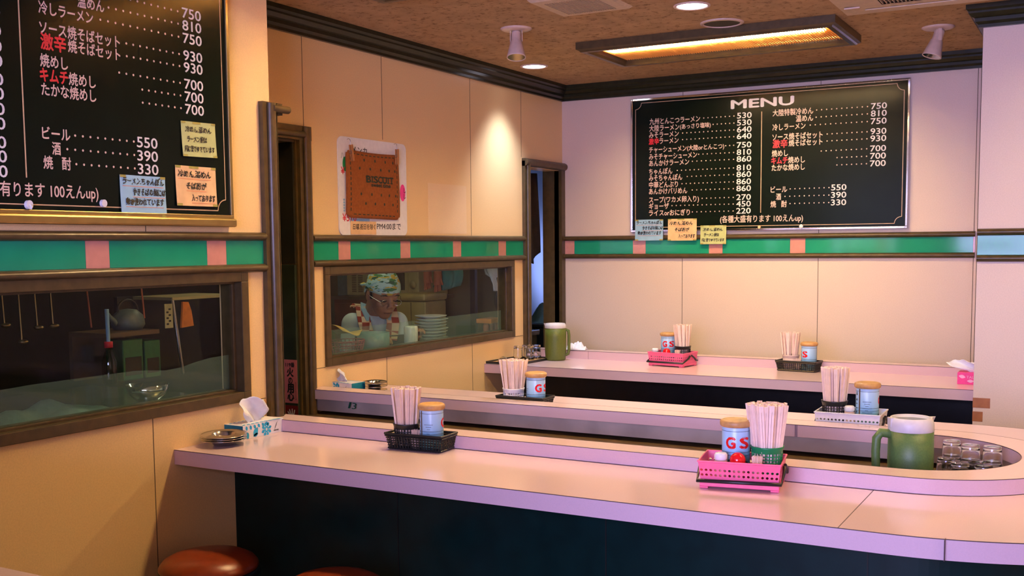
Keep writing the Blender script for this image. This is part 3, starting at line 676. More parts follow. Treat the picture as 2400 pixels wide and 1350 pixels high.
#--PART2--
# ------------------------------------------------------------------ ceiling fittings
def ceiling_lamp(x0, x1, y0, y1, label):
    root = thing('ceiling_lamp', label, 'ceiling lamp', ((x0 + x1) / 2, (y0 + y1) / 2, 2.30), 0, 'framed fluorescent ceiling lamps')
    hx, hy = (x1 - x0) / 2, (y1 - y0) / 2; d = .045
    PR = [(0, d), (0, .012), (.012, .006), (.018, .0), (.040, 0), (.046, .006), (.050, .010), (.056, .022), (.056, .034)]
    mb = MB()
    for k in range(len(PR) - 1):
        p, q = PR[k], PR[k + 1]
        c = lambda t, sx, sy: (sx * (hx - t[0]), sy * (hy - t[0]), t[1])
        for (a, b2) in (((-1, -1), (1, -1)), ((1, -1), (1, 1)), ((1, 1), (-1, 1)), ((-1, 1), (-1, -1))):
            mb.quad(c(p, *a), c(p, *b2), c(q, *b2), c(q, *a))
    mb.build('frame', 'brown', root)
    mb = MB(); ix, iy = hx - .056, hy - .056
    mb.quad((-ix, -iy, d - .002), (ix, -iy, d - .002), (ix, iy, d - .002), (-ix, iy, d - .002))
    for sx in (-1, 1): mb.quad((sx * ix, -iy, .03), (sx * ix, iy, .03), (sx * ix, iy, d - .002), (sx * ix, -iy, d - .002))
    for sy in (-1, 1): mb.quad((-ix, sy * iy, .03), (ix, sy * iy, .03), (ix, sy * iy, d - .002), (-ix, sy * iy, d - .002))
    mb.build('reflector', 'amber', root)
    mb = MB(); n = 92
    for i in range(n):
        x = -ix + 2 * ix * (i + .5) / n; mb.box(x - .0012, x + .0012, -iy, iy, .026, .031)
    mb.build('louvre', 'rib', root)
    for y in (-.50, -.30, -.10):
        mb = MB(); mb.tube([(-ix + .04, iy * y, .036), (ix - .04, iy * y, .036)], .0065, 10); mb.build('fluorescent_tube', 'tube', root)
    return root
l1 = ceiling_lamp(.70, 1.907, -1.262, -.722, 'lit brown-framed fluorescent lamp on the ceiling in front of the MENU board')
l2 = ceiling_lamp(.51, 1.717, -3.09, -2.55, 'brown-framed ceiling lamp cut off by the top of the picture, only a corner showing')
dup(l2, (3.25, -2.82, 2.30), 0, 'unseen added brown-framed ceiling lamp over the rounded end of the pink counter')  # extra lamp out of view, added for warm fill light
def downlight(x, y, label, power, size, rot=(0, 0, 0)):
    root = thing('downlight', label, 'downlight', (x, y, ZC), 0, 'round recessed downlights')
    mb = MB(); mb.lathe([(.074, 0.0), (.074, -.004), (.066, -.006), (.060, -.002), (.060, 0.0)], seg=36); mb.build('trim_ring', 'lampfix', root)
    mb = MB(); mb.lathe([(0, -.0022), (.060, -.0022)], seg=36); mb.build('lens', 'disc', root)
    l = lamp('SPOT', 'downlight_beam', (x, y, ZC - .02), power, (0.62, 0.72, 1.0), rot, spot_size=R(size), spot_blend=1.0, shadow_soft_size=.05)
downlight(.218, -.771, 'lit downlight in the ceiling corner beside the far crown moulding', 44, 86, (0, R(6), 0))
downlight(1.445, -1.731, 'lit downlight between the louvred vent and the ceiling cassette unit', 42, 120)
def ceiling_vent(label):
    root = thing('ceiling_vent', label, 'vent', (1.078, -2.0, ZC))
    mb = MB(); hx, hy = .158, .158
    for a, b2, z0, z1 in ((1.0, .93, 0, -.010), (.93, .70, -.010, -.012)):
        for (p, q) in (((-1, -1), (1, -1)), ((1, -1), (1, 1)), ((1, 1), (-1, 1)), ((-1, 1), (-1, -1))):
            mb.quad((p[0] * hx * a, p[1] * hy * a, z0), (q[0] * hx * a, q[1] * hy * a, z0), (q[0] * hx * b2, q[1] * hy * b2, z1), (p[0] * hx * b2, p[1] * hy * b2, z1))
    mb.build('frame', 'vent', root)
    mb = MB()
    for i in range(22):
        x = -.109 + .218 * i / 21; mb.box(x - .0022, x + .0022, -.111, .111, -.012, -.003)
    mb.build('louvre', 'vent', root)
    mb = MB(); mb.box(-.111, .111, -.111, .111, -.003, -.0012); mb.build('backing', 'innerdark', root)
    return root
ceiling_vent('square louvred vent in the ceiling above the biscuit-printed mat')
ac = thing('air_conditioner', 'beige ceiling cassette air conditioner cut off above the MENU board', 'air conditioner', (2.42, -1.78, ZC))
mb = MB(); hx, hy = .46, .48
for a, b2, z0, z1 in ((1.0, .985, 0, -.022), (.985, .62, -.022, -.028)):
    for (p, q) in (((-1, -1), (1, -1)), ((1, -1), (1, 1)), ((1, 1), (-1, 1)), ((-1, 1), (-1, -1))):
        mb.quad((p[0] * hx * a, p[1] * hy * a, z0), (q[0] * hx * a, q[1] * hy * a, z0), (q[0] * hx * b2, q[1] * hy * b2, z1), (p[0] * hx * b2, p[1] * hy * b2, z1))
mb.build('housing', 'vent', ac)
mb = MB(); mb.box(-.285, .285, -.298, .298, -.012, -.010); mb.build('dark_backing', 'innerdark', ac)
mb = MB()
for i in range(40):
    x = -.28 + .56 * i / 39; mb.box(x - .0018, x + .0018, -.297, .297, -.027, -.014)
mb.build('intake_grille', 'vent', ac)
mb = MB(); mb.box(-.36, .36, .36, .41, -.031, -.0272); mb.build('air_flap', 'vent', ac)
mb = MB(); mb.box(-.43, -.37, .30, .312, -.031, -.026); mb.build('latch', 'lampfix', ac)
sp = thing('ceiling_speaker', 'round dark ceiling speaker grille beside the framed fluorescent lamp', 'speaker', (1.443, -1.343, ZC))
mb = MB(); mb.lathe([(.094, 0), (.094, -.004), (.080, -.008), (.078, -.003)], seg=40); mb.build('rim', 'lampfix', sp)
mb = MB(); mb.lathe([(0, -.005), (.05, -.0045), (.079, -.003)], seg=40); mb.build('grille', mat('speaker_mesh', (.035, .03, .018), .7, var=.4, scale=600), sp)
def spotlight(x, y, tilt, az, label):
    root = thing('spotlight', label, 'spotlight', (x, y, ZC), az, 'white ceiling spotlights')
    mb = MB(); mb.lathe([(.070, 0), (.070, -.004), (.060, -.009), (.030, -.010), (0, -.010)], seg=32); mb.build('ceiling_plate', 'lampfix', root)
    for sy in (-1, 1):
        mb = MB(); mb.box(-.008, .008, sy * .026 - .0015, sy * .026 + .0015, -.062, -.006); mb.build('bracket_arm', 'lampfix', root, bevel=.001)
    xf = Matrix.Translation((0, 0, -.045)) @ Matrix.Rotation(tilt, 4, 'Y')
    mb = MB(); mb.lathe([(0, .035), (.019, .035), (.022, .025), (.023, -.012), (.027, -.016), (.0415, -.082), (.0425, -.088), (.0395, -.088), (.036, -.080), (.022, -.030), (0, -.026)], seg=32, xf=xf); sh = mb.build('lamp_shade', 'lampfix', root)
    mb = MB(); mb.lathe([(.0385, -.0865), (.034, -.076), (.020, -.028), (0, -.024)], seg=32, xf=xf); mb.build('reflector', 'chrome', sh)
    mb = MB(); mb.ball((0, 0, -.045), (.014, .014, .018), xf=xf); mb.build('bulb', 'whitep', sh)
spotlight(.62, -1.70, R(-14), R(-62), 'pinkish unlit spotlight pointing down beside the louvred vent')
spotlight(2.243, -.74, R(17), R(28), 'cream unlit spotlight tilted towards the MENU board, near the wall column')

# ------------------------------------------------------------------ poster and biscuit mat on the far wall
F0 = fx(0)
ps = thing('poster', 'white rounded poster half hidden behind the brown biscuit mat', 'poster', (0.0, -1.94, 1.438))
def rrect(u0, u1, v0, v1, r, n=6):
    out = []
    for cx, cy, a0 in ((u1 - r, v1 - r, 0), (u0 + r, v1 - r, 90), (u0 + r, v0 + r, 180), (u1 - r, v0 + r, 270)):
        for i in range(n + 1): a = R(a0 + 90 * i / n); out.append((cx + r * math.cos(a), cy + r * math.sin(a)))
    return out
mb = MB(); mb.prism(rrect(-2.198, -1.68, 1.4405, 1.871, .03), lambda p, q, t: (t, p, q), .001, .006); mb.build('sheet', 'poster', ps, world=True)
qp = lambda u, v, w: (.0068 + w, u, v)
mb = MB(); text(mb, 'PM4:00まで', -1.925, -1.735, 1.468, 1.498, qp, 0, .004)
text(mb, 'メンカ', -2.10, -1.99, 1.806, 1.832, qp, 0, .012); text(mb, 'し', -1.707, -1.690, 1.642, 1.665, qp, 0, .01); text(mb, 'し', -1.707, -1.690, 1.615, 1.637, qp, 0, .01); text(mb, 'ハ', -2.178, -2.160, 1.775, 1.80, qp)
mb.build('black_lettering', 'ink', ps, world=True)
mb = MB(); text(mb, '¥', -2.18, -2.155, 1.707, 1.738, qp, 0, .02); text(mb, '¥570', -2.176, -2.078, 1.502, 1.535, qp, 0, .01); mb.build('red_lettering', 'redink', ps, world=True)
mb = MB(); mb.add([qp(-1.715 + .022 * math.cos(2 * PI * i / 20), 1.642 + .04 * math.sin(2 * PI * i / 20), 0) for i in range(20)], [list(range(20))]); mb.build('pink_spot', 'boxpink', ps, world=True)
mb = MB(); mb.add([qp(-2.150 + .018 * math.cos(2 * PI * i / 20), 1.752 + .032 * math.sin(2 * PI * i / 20), 0) for i in range(20)], [list(range(20))]); mb.build('green_spot', 'greenp', ps, world=True)
mb = MB(); mb.quad(qp(-2.125, 1.497, 0), qp(-1.98, 1.497, 0), qp(-1.98, 1.515, 0), qp(-2.125, 1.515, 0))
for i in range(5): mb.add([qp(-2.163 + .006 * math.cos(2 * PI * k / 8), 1.548 + .012 * i + .005 * math.sin(2 * PI * k / 8), 0) for k in range(8)], [list(range(8))])
mb.build('blue_print', 'nblue', ps, world=True)
nt_ = thing('paper_note', 'yellowed paper strip with handwriting taped low on the white poster', 'paper note', (.007, -2.03, 1.443))
mb = MB(); mb.box(.0072, .0079, -2.122, -1.932, 1.4435, 1.503); mb.build('sheet', 'norange', nt_, world=True)
mb = MB(); text(mb, '日曜.祝日を除く', -2.105, -1.94, 1.466, 1.492, lambda u, v, w: (.0083 + w, u, v), 0, .008, .08, jit=.0003); mb.build('handwriting', 'ink', nt_, world=True)
bm_ = thing('biscuit_mat', 'brown cloth mat printed BISCUIT sweet time, hanging from two clothespins', 'mat', (.02, -1.955, 1.515))
def mat_pt(s, t, o=0):
    y = -2.152 + .400 * s + .010 * (1 - t) * (s - .5) - (.012 * t if s > .8 else 0) * (s - .8) * 5; z = 1.518 + .298 * t - .006 * math.sin(PI * s) * (t > .9) - .018 * s * (t < .1) * .3
    sx = min(s, 1 - s); tt = min(t, 1 - t)
    x = .014 + .010 * math.sin(PI * s) * math.sin(PI * t) + .006 * math.sin(5 * s + 2 * t) * (1 - t) + o
    e = .07
    if sx < e and tt < e:
        k = math.hypot(e - sx, e - tt) / e
        if k > 1: 
            y += (k - 1) * .028 * (1 if s < .5 else -1) * (e - sx) / e; z += (k - 1) * .028 * (1 if t < .5 else -1) * (e - tt) / e
    return (x, y, z)
mb = MB(); n = 24
g = [mat_pt(i / n, j / n, .004) for j in range(n + 1) for i in range(n + 1)]; g2 = [mat_pt(i / n, j / n, -.004) for j in range(n + 1) for i in range(n + 1)]
fs = [(j * (n + 1) + i, j * (n + 1) + i + 1, (j + 1) * (n + 1) + i + 1, (j + 1) * (n + 1) + i) for j in range(n) for i in range(n)]
mb.add(g, fs, 0, True); mb.add(g2, [f[::-1] for f in fs], 0, True)
bord = [i for i in range(n + 1)] + [(j + 1) * (n + 1) - 1 for j in range(1, n + 1)] + [n * (n + 1) + i for i in range(n - 1, -1, -1)] + [j * (n + 1) for j in range(n - 1, 0, -1)]
N = len(g); mb.add(g + g2, [(bord[k], bord[(k + 1) % len(bord)], N + bord[(k + 1) % len(bord)], N + bord[k]) for k in range(len(bord))], 0)
mb.build('cloth', 'biscuit', bm_, world=True, recalc=True, doubles=True)
mp_ = lambda u, v, w=0: mat_pt(u, v, .0052 + w)
def letterbox(mb, s_, u0, u1, v0, v1, bold, serif):
    text(mb, s_, u0, u1, v0, v1, mp_, 0, bold)
mb = MB(); u = .318
for ch, w in (('B', .080), ('I', .038), ('S', .070), ('C', .075), ('U', .085), ('I', .038), ('T', .078)):
    text(mb, ch, u + (.008 if ch == 'I' else 0), u + w - (.008 if ch == 'I' else 0), .535, .632, mp_, 0, 0 if ch == 'I' else .045)
    h = .017
    if ch in 'BIUT':
        for vv in ((.535, .535 + h), (.632 - h, .632)):
            if ch == 'U' and vv[0] < .6: continue
            a, c = (u - .006, u + w + .006) if ch in 'I' else ((u + .012, u + w - .012) if (ch == 'T' and vv[0] < .6) else (u - .006, u + (w * .5 if ch == 'B' else w) + .006))
            mb.quad(mp_(a, vv[0]), mp_(c, vv[0]), mp_(c, vv[1]), mp_(a, vv[1]))
    u += w + .012
text(mb, 'sweet time', .405, .790, .475, .528, mp_, 0, .035)
for v, us in ((.862, (.30, .50, .70, .86)), (.735, (.21, .40, .60, .77, .90)), (.355, (.22, .41, .60, .77, .91)), (.215, (.30, .48, .67, .85))):
    for u in us: mb.add([mp_(u + .015 * math.cos(2 * PI * k / 10), v + .023 * math.sin(2 * PI * k / 10)) for k in range(10)], [list(range(10))])
for k in range(11):
    t = .10 + .075 * k
    for (a, c) in ((t, t + .045),):
        mb.quad(mp_(a, .944), mp_(c, .944), mp_(c, .958), mp_(a, .958)); mb.quad(mp_(a, .048), mp_(c, .048), mp_(c, .062), mp_(a, .062))
        mb.quad(mp_(.048, a), mp_(.062, a), mp_(.062, c), mp_(.048, c)); mb.quad(mp_(.938, a), mp_(.952, a), mp_(.952, c), mp_(.938, c))
mb.build('print', 'bink', bm_, world=True, recalc=False)
for y, z, label, lean in ((-2.128, 1.80, 'leaning wooden clothespin holding the corner of the biscuit mat near the narrow doorway', .16), (-1.785, 1.805, 'upright wooden clothespin on the biscuit mat, at the end towards the spotlit wall', 0.0)):
    cp = thing('clothespin', label, 'clothespin', (.03, y, z), 0, 'clothespins on the biscuit mat'); cp.rotation_euler = (lean, 0, 0)
    for k in (-1, 1):
        mb = MB(); mb.box(-.005 + .0055 * k, .0 + .0055 * k, -.0055, .0055, -.035, .036); mb.build('wooden_jaw', 'peg', cp, bevel=.001)
    mb = MB(); mb.tube([(-.003 + .007 * math.cos(a / 10 * 2 * PI), -.007, .004 + .007 * math.sin(a / 10 * 2 * PI)) for a in range(11)], .0012, 6); mb.build('spring', 'steel', cp)
    mb = MB(); mb.tube([(-.003, 0, .034), (-.003, 0, .05)] + [(-.003 - .009 + .009 * math.cos(a), 0, .053 + .009 * math.sin(a)) for a in (0, .6, 1.2, 1.8, 2.4)], .0013, 6); mb.build('hook', 'steel', cp)

# ------------------------------------------------------------------ counter-top things
VD = lambda x, y: math.atan2(-5.95 - y, 2.95 - x)          # direction from a thing towards the entrance side
def make_can():
    root = thing('spice_can', 'x', 'spice can')
    mb = MB(); mb.lathe([(0, .001), (.036, .001), (.0372, .003), (.0372, .122), (.0362, .124), (0, .124)], seg=40); mb.build('body', 'can', root)
    mb = MB(); mb.lathe([(0, .1235), (.0385, .1235), (.0425, .127), (.0432, .132), (.0425, .139), (.036, .1425), (.030, .1412), (0, .1418)], seg=40); mb.build('wooden_lid', 'wood', root)
    mb = MB(); r = .0375
    q = lambda u, v, w: ((r + w) * math.cos(u), (r + w) * math.sin(u), v)
    for z in (.114, .058, .049): mb.lathe([(r, z - .0005), (r, z + .0005)], seg=40, m=1, smooth=False); mb.f = mb.f[:-2]; mb.m = mb.m[:-2]; mb.s = mb.s[:-2]
    for s_, a in (('G', -30), ('S', 30)): text(mb, s_, R(a - 19), R(a + 19), .069, .098, q, 0, .045)
    text(mb, 'Mine', R(-52), R(0), .020, .038, q, 1, .05); text(mb, 'Ma', R(18), R(48), .020, .038, q, 1, .05)
    for i, (a, b2) in enumerate([(-140, -96), (-132, -104), (-126, -110), (-140, -92), (-128, -112), (-142, -90), (-138, -94), (-126, -110), (-140, -98)]):
        z = .079 - .0072 * i
        for k in range(7):
            aa = a + (b2 - a) * k / 7
            mb.add([q(R(aa), z, 0), q(R(aa + (b2 - a) / 9), z, 0), q(R(aa + (b2 - a) / 9), z + .0014, 0), q(R(aa), z + .0014, 0)], [(0, 1, 2, 3)], 1)
    mb.add([q(R(-163 + 2.2 * k), z, 0) for k in range(5) for z in (.002, .122)], [(2 * k, 2 * k + 2, 2 * k + 3, 2 * k + 1) for k in range(4)], 2)
    for z, w, h in ((.100, 6, .014), (.082, 9, .008), (.070, 9, .004), (.055, 7, .004), (.043, 8, .004), (.030, 7, .004)):
        mb.add([q(R(180 - w), z, 0), q(R(180 + w), z, 0), q(R(180 + w * .2), z + h, 0), q(R(180 - w * .2), z + h, 0)], [(0, 1, 2, 3)], 1)
    mb.build('printed_label', ['red', 'ink', 'innerdark'], root, recalc=False)
    return root
can0 = make_can(); used = {}
def place(root, key, loc, rotz, label, group=None):
    if key not in used:
        used[key] = 1; o = root; o.location = loc; o.rotation_euler = (0, 0, rotz); o['label'] = label
        if group: o['group'] = group
        return o
    return dup(root, loc, rotz, label, group)
def make_cup(mm, clear_=False):
    root = thing('chopstick_cup', 'x', 'chopstick cup')
    rb, rt, h = .035, .041, .075; mb = MB(); rad = lambda z: rb + (rt - rb) * z / h
    if clear_:
        mb.lathe([(0, .001), (rb, .001), (rt, h), (rt - .0015, h), (rb - .0015, .003), (0, .003)], seg=36)
    else:
        mb.lathe([(0, .001), (rb, .001), (rad(.008), .008), (rad(.008) - .0015, .008), (rb - .0015, .003), (0, .003)], seg=36)
        n = 26
        for i in range(n):
            a = 2 * PI * i / n; pts = []
            for z in (.007, .06): pts.append((rad(z) * math.cos(a), rad(z) * math.sin(a), z))
            mb.tube(pts, .0016, 4, smooth=False)
        for z in (.0165, .025, .0335, .042, .0505): mb.lathe([(rad(z) + .0012, z - .0014), (rad(z) + .0012, z + .0014), (rad(z) - .0012, z + .0014), (rad(z) - .0012, z - .0014), (rad(z) + .0012, z - .0014)], seg=36)
    mb.build('mesh_body' if not clear_ else 'body', mm, root)
    mb = MB(); z = .058; mb.lathe([(rad(z), z), (rad(h) + .002, h - .004), (rad(h) + .0035, h), (rad(h) - .001, h), (rad(z) - .002, z), (rad(z), z)], seg=36); mb.build('rim', mm, root)
    return root
stick0 = None
def chop_mesh():
    me = MB()
    for sx in (-1, 1):
        x0, x1 = (.0004, .0064) if sx > 0 else (-.0064, -.0004); y = .0030
        V = [(x0 * .75 + sx * .0, -y * .7, 0), (x1 * .75, -y * .7, 0), (x1 * .75, y * .7, 0), (x0 * .75, y * .7, 0), (x0, -y, .182), (x1, -y, .182), (x1, y, .182), (x0, y, .182)]
        me.add(V, [(0, 3, 2, 1), (4, 5, 6, 7), (0, 1, 5, 4), (1, 2, 6, 5), (2, 3, 7, 6), (3, 0, 4, 7)])
    me.box(-.0004, .0004, -.0022, .0022, .165, .1815)
    return me
def fill(x, y, z, n, rb, rt, label, seed, hgt=1.0):
    global stick0
    rnd = random.Random(seed)
    for i in range(n):
        fr = math.sqrt((i + .6) / n); a = i * 2.39996 + seed
        jt = rnd.uniform(-.12, .12)
        p0 = Vector((x + rb * fr * math.cos(a + jt * 2), y + rb * fr * math.sin(a + jt * 2), z)); p1 = Vector((x + rt * fr * math.cos(a), y + rt * fr * math.sin(a), z + .18))
        d = (p1 - p0).normalized()
        spin = a + PI / 2 + rnd.uniform(-.45, .45) if fr > .75 else rnd.uniform(0, PI)
        m = Matrix.Translation(p0 + Vector((0, 0, rnd.uniform(0, .004)))) @ d.to_track_quat('Z', 'Y').to_matrix().to_4x4() @ Matrix.Rotation(0, 4, 'Z')
        # spin about the stick so that the flat side faces outwards
        want = Vector((math.cos(spin), math.sin(spin), 0)); lx = (m.to_3x3().inverted() @ want); m = m @ Matrix.Rotation(math.atan2(lx.y, lx.x), 4, 'Z')
        if stick0 is None:
            o = chop_mesh().build('chopstick_pair', 'chop'); stick0 = o
        else:
            o = stick0.copy(); C.objects.link(o)
        o.matrix_world = m; tag(o, label, 'chopsticks', 'disposable chopsticks ' + label.split('chopsticks ')[-1])
def make_basket(mm, kind):
    """kind 'mesh': dark lattice basket; kind 'holes': pierced basket on feet with a folded handle"""
    root = thing('condiment_basket', 'x', 'basket')
    if kind == 'mesh':
        bx, by, tx, ty, h = .093, .043, .103, .050, .050
        c = lambda t, sx, sy: Vector((sx * (bx + (tx - bx) * t), sy * (by + (ty - by) * t), .001 + h * t))
        mb = MB(); mb.box(-bx, bx, -by, by, .001, .0035)
        for (p, q, n) in (((-1, -1), (1, -1), 19), ((1, -1), (1, 1), 9), ((1, 1), (-1, 1), 19), ((-1, 1), (-1, -1), 9)):
            for i in range(n):
                s = (i + .5) / n; a = c(0.0, *p).lerp(c(0.0, *q), s); e = c(1, *p).lerp(c(1, *q), s); mb.tube([a, e], .0021, 4, smooth=False)
            for t, r in ((.08, .004), (.24, .0017), (.40, .0017), (.56, .0017), (.72, .0017), (.88, .004)):
                mb.tube([c(t, *p), c(t, *q)], r, 4, smooth=False)
        mb.build('lattice_body', mm, root)
        mb = MB(); P = [c(1, *s) for s in ((-1, -1), (1, -1), (1, 1), (-1, 1))]
        for k in range(4):
            a, e = P[k], P[(k + 1) % 4]; o = Vector((a.x + e.x, a.y + e.y, 0)).normalized() * .0
            mb.tube([a, e], .0034, 8)
            mb.ball(a, .0036, seg=8, ring=6)
        mb.build('rim', mm, root)
    else:
        bx, by, tx, ty, h = .098, .070, .106, .077, .066
        c = lambda t, sx, sy: Vector((sx * (bx + (tx - bx) * t), sy * (by + (ty - by) * t), .006 + h * t))
        mb = MB(); mb.box(-bx, bx, -by, by, .006, .009)
        for (p, q, n) in (((-1, -1), (1, -1), 17), ((1, -1), (1, 1), 11), ((1, 1), (-1, 1), 17), ((-1, 1), (-1, -1), 11)):
            A, B, D, E = c(0, *p), c(0, *q), c(1, *p), c(1, *q)
            nn = (B - A).cross(D - A).normalized()
            fn = lambda u, v, w, A=A, B=B, D=D, E=E, nn=nn: A.lerp(B, u).lerp(D.lerp(E, u), v) + nn * (w if w else 0)
            def solid(v0, v1): mb.add([fn(0, v0, 0), fn(1, v0, 0), fn(1, v1, 0), fn(0, v1, 0), fn(0, v0, -.0018), fn(1, v0, -.0018), fn(1, v1, -.0018), fn(0, v1, -.0018)], [(0, 1, 2, 3), (7, 6, 5, 4), (0, 4, 5, 1), (3, 2, 6, 7), (1, 5, 6, 2), (0, 3, 7, 4)])
            solid(0, .36); solid(.76, 1.0)
            # holes: plate in real lengths
            L_ = (B - A).length; H_ = (D - A).length
            f2 = lambda u, v, w, fn=fn, L_=L_, H_=H_: fn(u / L_, v / H_, w)
            mb.holes(f2, 0, L_,   .36 * H_, .76 * H_, n, 2, .0036)
        for k in range(4):
            P = [c(1, *s) for s in ((-1, -1), (1, -1), (1, 1), (-1, 1))]; a, e = P[k], P[(k + 1) % 4]
            mb.tube([a, e], .0026, 6); mb.ball(a, .0027, seg=8, ring=6)
        mb.build('pierced_body', mm, root)
        mb = MB()
        fx_, fy_ = bx + .004, by + .004
        mb.box(-fx_, fx_, -fy_, fy_, .0055, .019)
        for sx in (-1, 1):
            for sy in (-1, 1): mb.box(sx * fx_, sx * (fx_ - .022), sy * fy_, sy * (fy_ - .022), .0005, .0056)
        mb.build('base', mm, root, bevel=.0015)
        hz = .0235; mb = MB(); yy = by + .011
        mb.tube([(tx + .003, -.008, .056), (tx + .004, -.022, .045), (bx + .010, -yy, hz), (-bx - .010, -yy, hz - .002), (-tx - .004, -.022, .045), (-tx - .003, -.008, .056)], .0050, 8)
        mb.build('handle', 'black', root)
        mb = MB(); mb.tube([(tx + .003, .008, .058), (tx + .006, .03, .045), (tx + .004, .052, .030)], .0046, 8); mb.tube([(-tx - .003, .008, .058), (-tx - .006, .03, .045), (-tx - .004, .052, .030)], .0046, 8)
        mb.tube([(tx + .004, .052, .030), (bx + .008, by + .008, .026), (-bx - .008, by + .008, .026), (-tx - .004, .052, .030)], .0042, 8)
        mb.build('handle', 'black', root)
    return root
def make_jar():
    root = thing('salt_jar', 'x', 'jar')
    mb = MB(); mb.lathe([(0, .0), (.0155, .0), (.017, .003), (.017, .040), (.0145, .045), (0, .045)], seg=24); mb.build('body', 'clearp', root)
    mb = MB(); mb.lathe([(0, .044), (.0165, .044), (.0172, .047), (.0172, .057), (.014, .062), (0, .063)], seg=24); mb.build('cap', 'white', root)
    return root
def make_ball():
    root = thing('red_shaker', 'x', 'shaker')
    mb = MB(); mb.ball((0, 0, .045), .0205, seg=24, ring=14); mb.build('globe_cap', 'red', root)
    mb = MB(); mb.lathe([(0, 0), (.017, 0), (.0175, .030), (.0135, .033), (0, .033)], seg=24); mb.build('body', 'clearp', root)
    return root
def make_picks():
    root = thing('toothpick_pot', 'x', 'toothpick pot')
    mb = MB(); mb.lathe([(0, 0), (.0125, 0), (.0155, .038), (.0140, .038), (.0115, .002), (0, .002)], seg=20); mb.build('pot', 'clearp', root)
    mb = MB(); rnd = random.Random(3)
    for i in range(46):
        fr = math.sqrt((i + .5) / 46); a = i * 2.4
        mb.tube([(.009 * fr * math.cos(a), .009 * fr * math.sin(a), .003), (.0145 * fr * math.cos(a), .0145 * fr * math.sin(a), .058 + rnd.uniform(-.002, .002))], .0009, 4, smooth=False)
    tag(mb.build('toothpicks', 'chop', root), kind='stuff')
    return root
GZ = ZT + .0005
def local(cx, cy, rot, x, y, z=0.0): return (cx + x * math.cos(rot) - y * math.sin(rot), cy + x * math.sin(rot) + y * math.cos(rot), GZ + z)
bm0 = make_basket('black', 'mesh'); bp0 = make_basket('pinkp', 'holes'); bw0 = make_basket('whitep', 'holes')
jar0, ball0, pick0 = make_jar(), make_ball(), make_picks()
cupb, cupg, cupw, cupc = make_cup('black'), make_cup('greenp'), make_cup('white'), make_cup('clearp', True)
CG, BG, UG = 'printed spice cans with wooden lids', 'condiment baskets on the counters', 'chopstick cups in the condiment baskets'
def cset(cx, cy, rot, basket, bkey, blabel, can, canlab, cup, cupkey, cuplab, sticks, zf, extras):
    place(basket, bkey, (cx, cy, GZ - .0005), rot, blabel, BG)
    x, y, mid = can; p = local(cx, cy, rot, x, y, zf); place(can0, 'can', p, VD(p[0], p[1]) + R(mid), canlab, CG)
    x, y = cup[1]; p = local(cx, cy, rot, x, y, zf); place(cup[0], cupkey, p, 0.3, cuplab, UG)
    n, rb, rt, sl, seed = sticks; fill(p[0], p[1], p[2] + .004, n, rb, rt, sl, seed)
    for o, key, x, y, lab, grp in extras: place(o, key, local(cx, cy, rot, x, y, zf), 0, lab, grp)
ZM, ZH = .0045, .0280
cset(1.062, -3.153, R(3), bm0, 'bm', 'black lattice basket beside the ledge, closest to the blue flowered tissue box', (.040, .0, 102), 'spice can with red letter just at its edge, in the basket near the flowered box',
     (cupb, (-.052, 0)), 'cb', 'black mesh cup packed with upright chopsticks, in the lattice basket closest to the near wall', (38, .031, .050, 'pale disposable chopsticks in the black mesh cup closest to the near wall', 1), ZM,
     [(pick0, 'pick', -.005, -.024, 'small toothpick pot in the black lattice basket closest to the near wall', 'toothpick pots')])
cset(2.116, -3.192, R(9.5), bp0, 'bp', 'bright pink pierced basket with black handle on the near arm of the counter', (-.022, .028, 7), 'spice can showing red G and S, in the pink basket with the green cup',
     (cupg, (.060, .028)), 'cg', 'green mesh cup stuffed with chopsticks in the pink basket', (46, .031, .054, 'pale disposable chopsticks in the green mesh cup', 2), ZH,
     [(jar0, 'jar', -.052, -.040, 'white-capped salt jar in the pink basket with the green cup', 'salt jars'), (ball0, 'ball', -.008, -.040, 'red globe shaker in the pink basket with the green cup', 'red globe shakers'),
      (pick0, 'pick', .042, -.043, 'toothpick pot in front of the green cup in the pink basket', 'toothpick pots')])
cset(.945, -.603, R(-10), bp0, 'bp', 'pink pierced basket on the straight counter below the MENU board', (-.045, .028, 2), 'spice can showing red G and S, in the pink basket below the MENU board',
     (cupb, (.045, .028)), 'cb', 'black mesh cup of chopsticks in the pink basket below the MENU board', (24, .031, .050, 'pale disposable chopsticks in the black cup below the MENU board', 3), ZH,
     [(ball0, 'ball', -.012, -.042, 'red globe shaker in the pink basket below the MENU board', 'red globe shakers'), (pick0, 'pick', .052, -.042, 'toothpick pot in the pink basket below the MENU board', 'toothpick pots'),
      (jar0, 'jar', -.078, -.048, 'white-capped salt jar in the pink basket below the MENU board', 'salt jars')])
cset(1.602, -.572, R(-6), bm0, 'bm', 'black lattice basket on the straight counter, beside the pink basket', (.052, 0, -64), 'spice can showing only a red S, in the black basket on the straight counter',
     (cupc, (-.042, 0)), 'cc', 'frosted clear cup of loosely spread chopsticks on the straight counter', (20, .030, .050, 'pale disposable chopsticks in the frosted clear cup', 4), ZM,
     [(pick0, 'pick', .004, -.022, 'toothpick pot in the black basket on the straight counter', 'toothpick pots')])
cset(.962, -2.274, 0, bm0, 'bm', 'black lattice basket behind the ledge of the far counter arm, half hidden', (.048, 0, 46), 'spice can with red G, beside the white mesh cup',
     (cupw, (-.052, 0)), 'cw', 'white mesh cup of fanned chopsticks behind the ledge', (28, .030, .057, 'pale disposable chopsticks in the white mesh cup', 5), ZM, [])
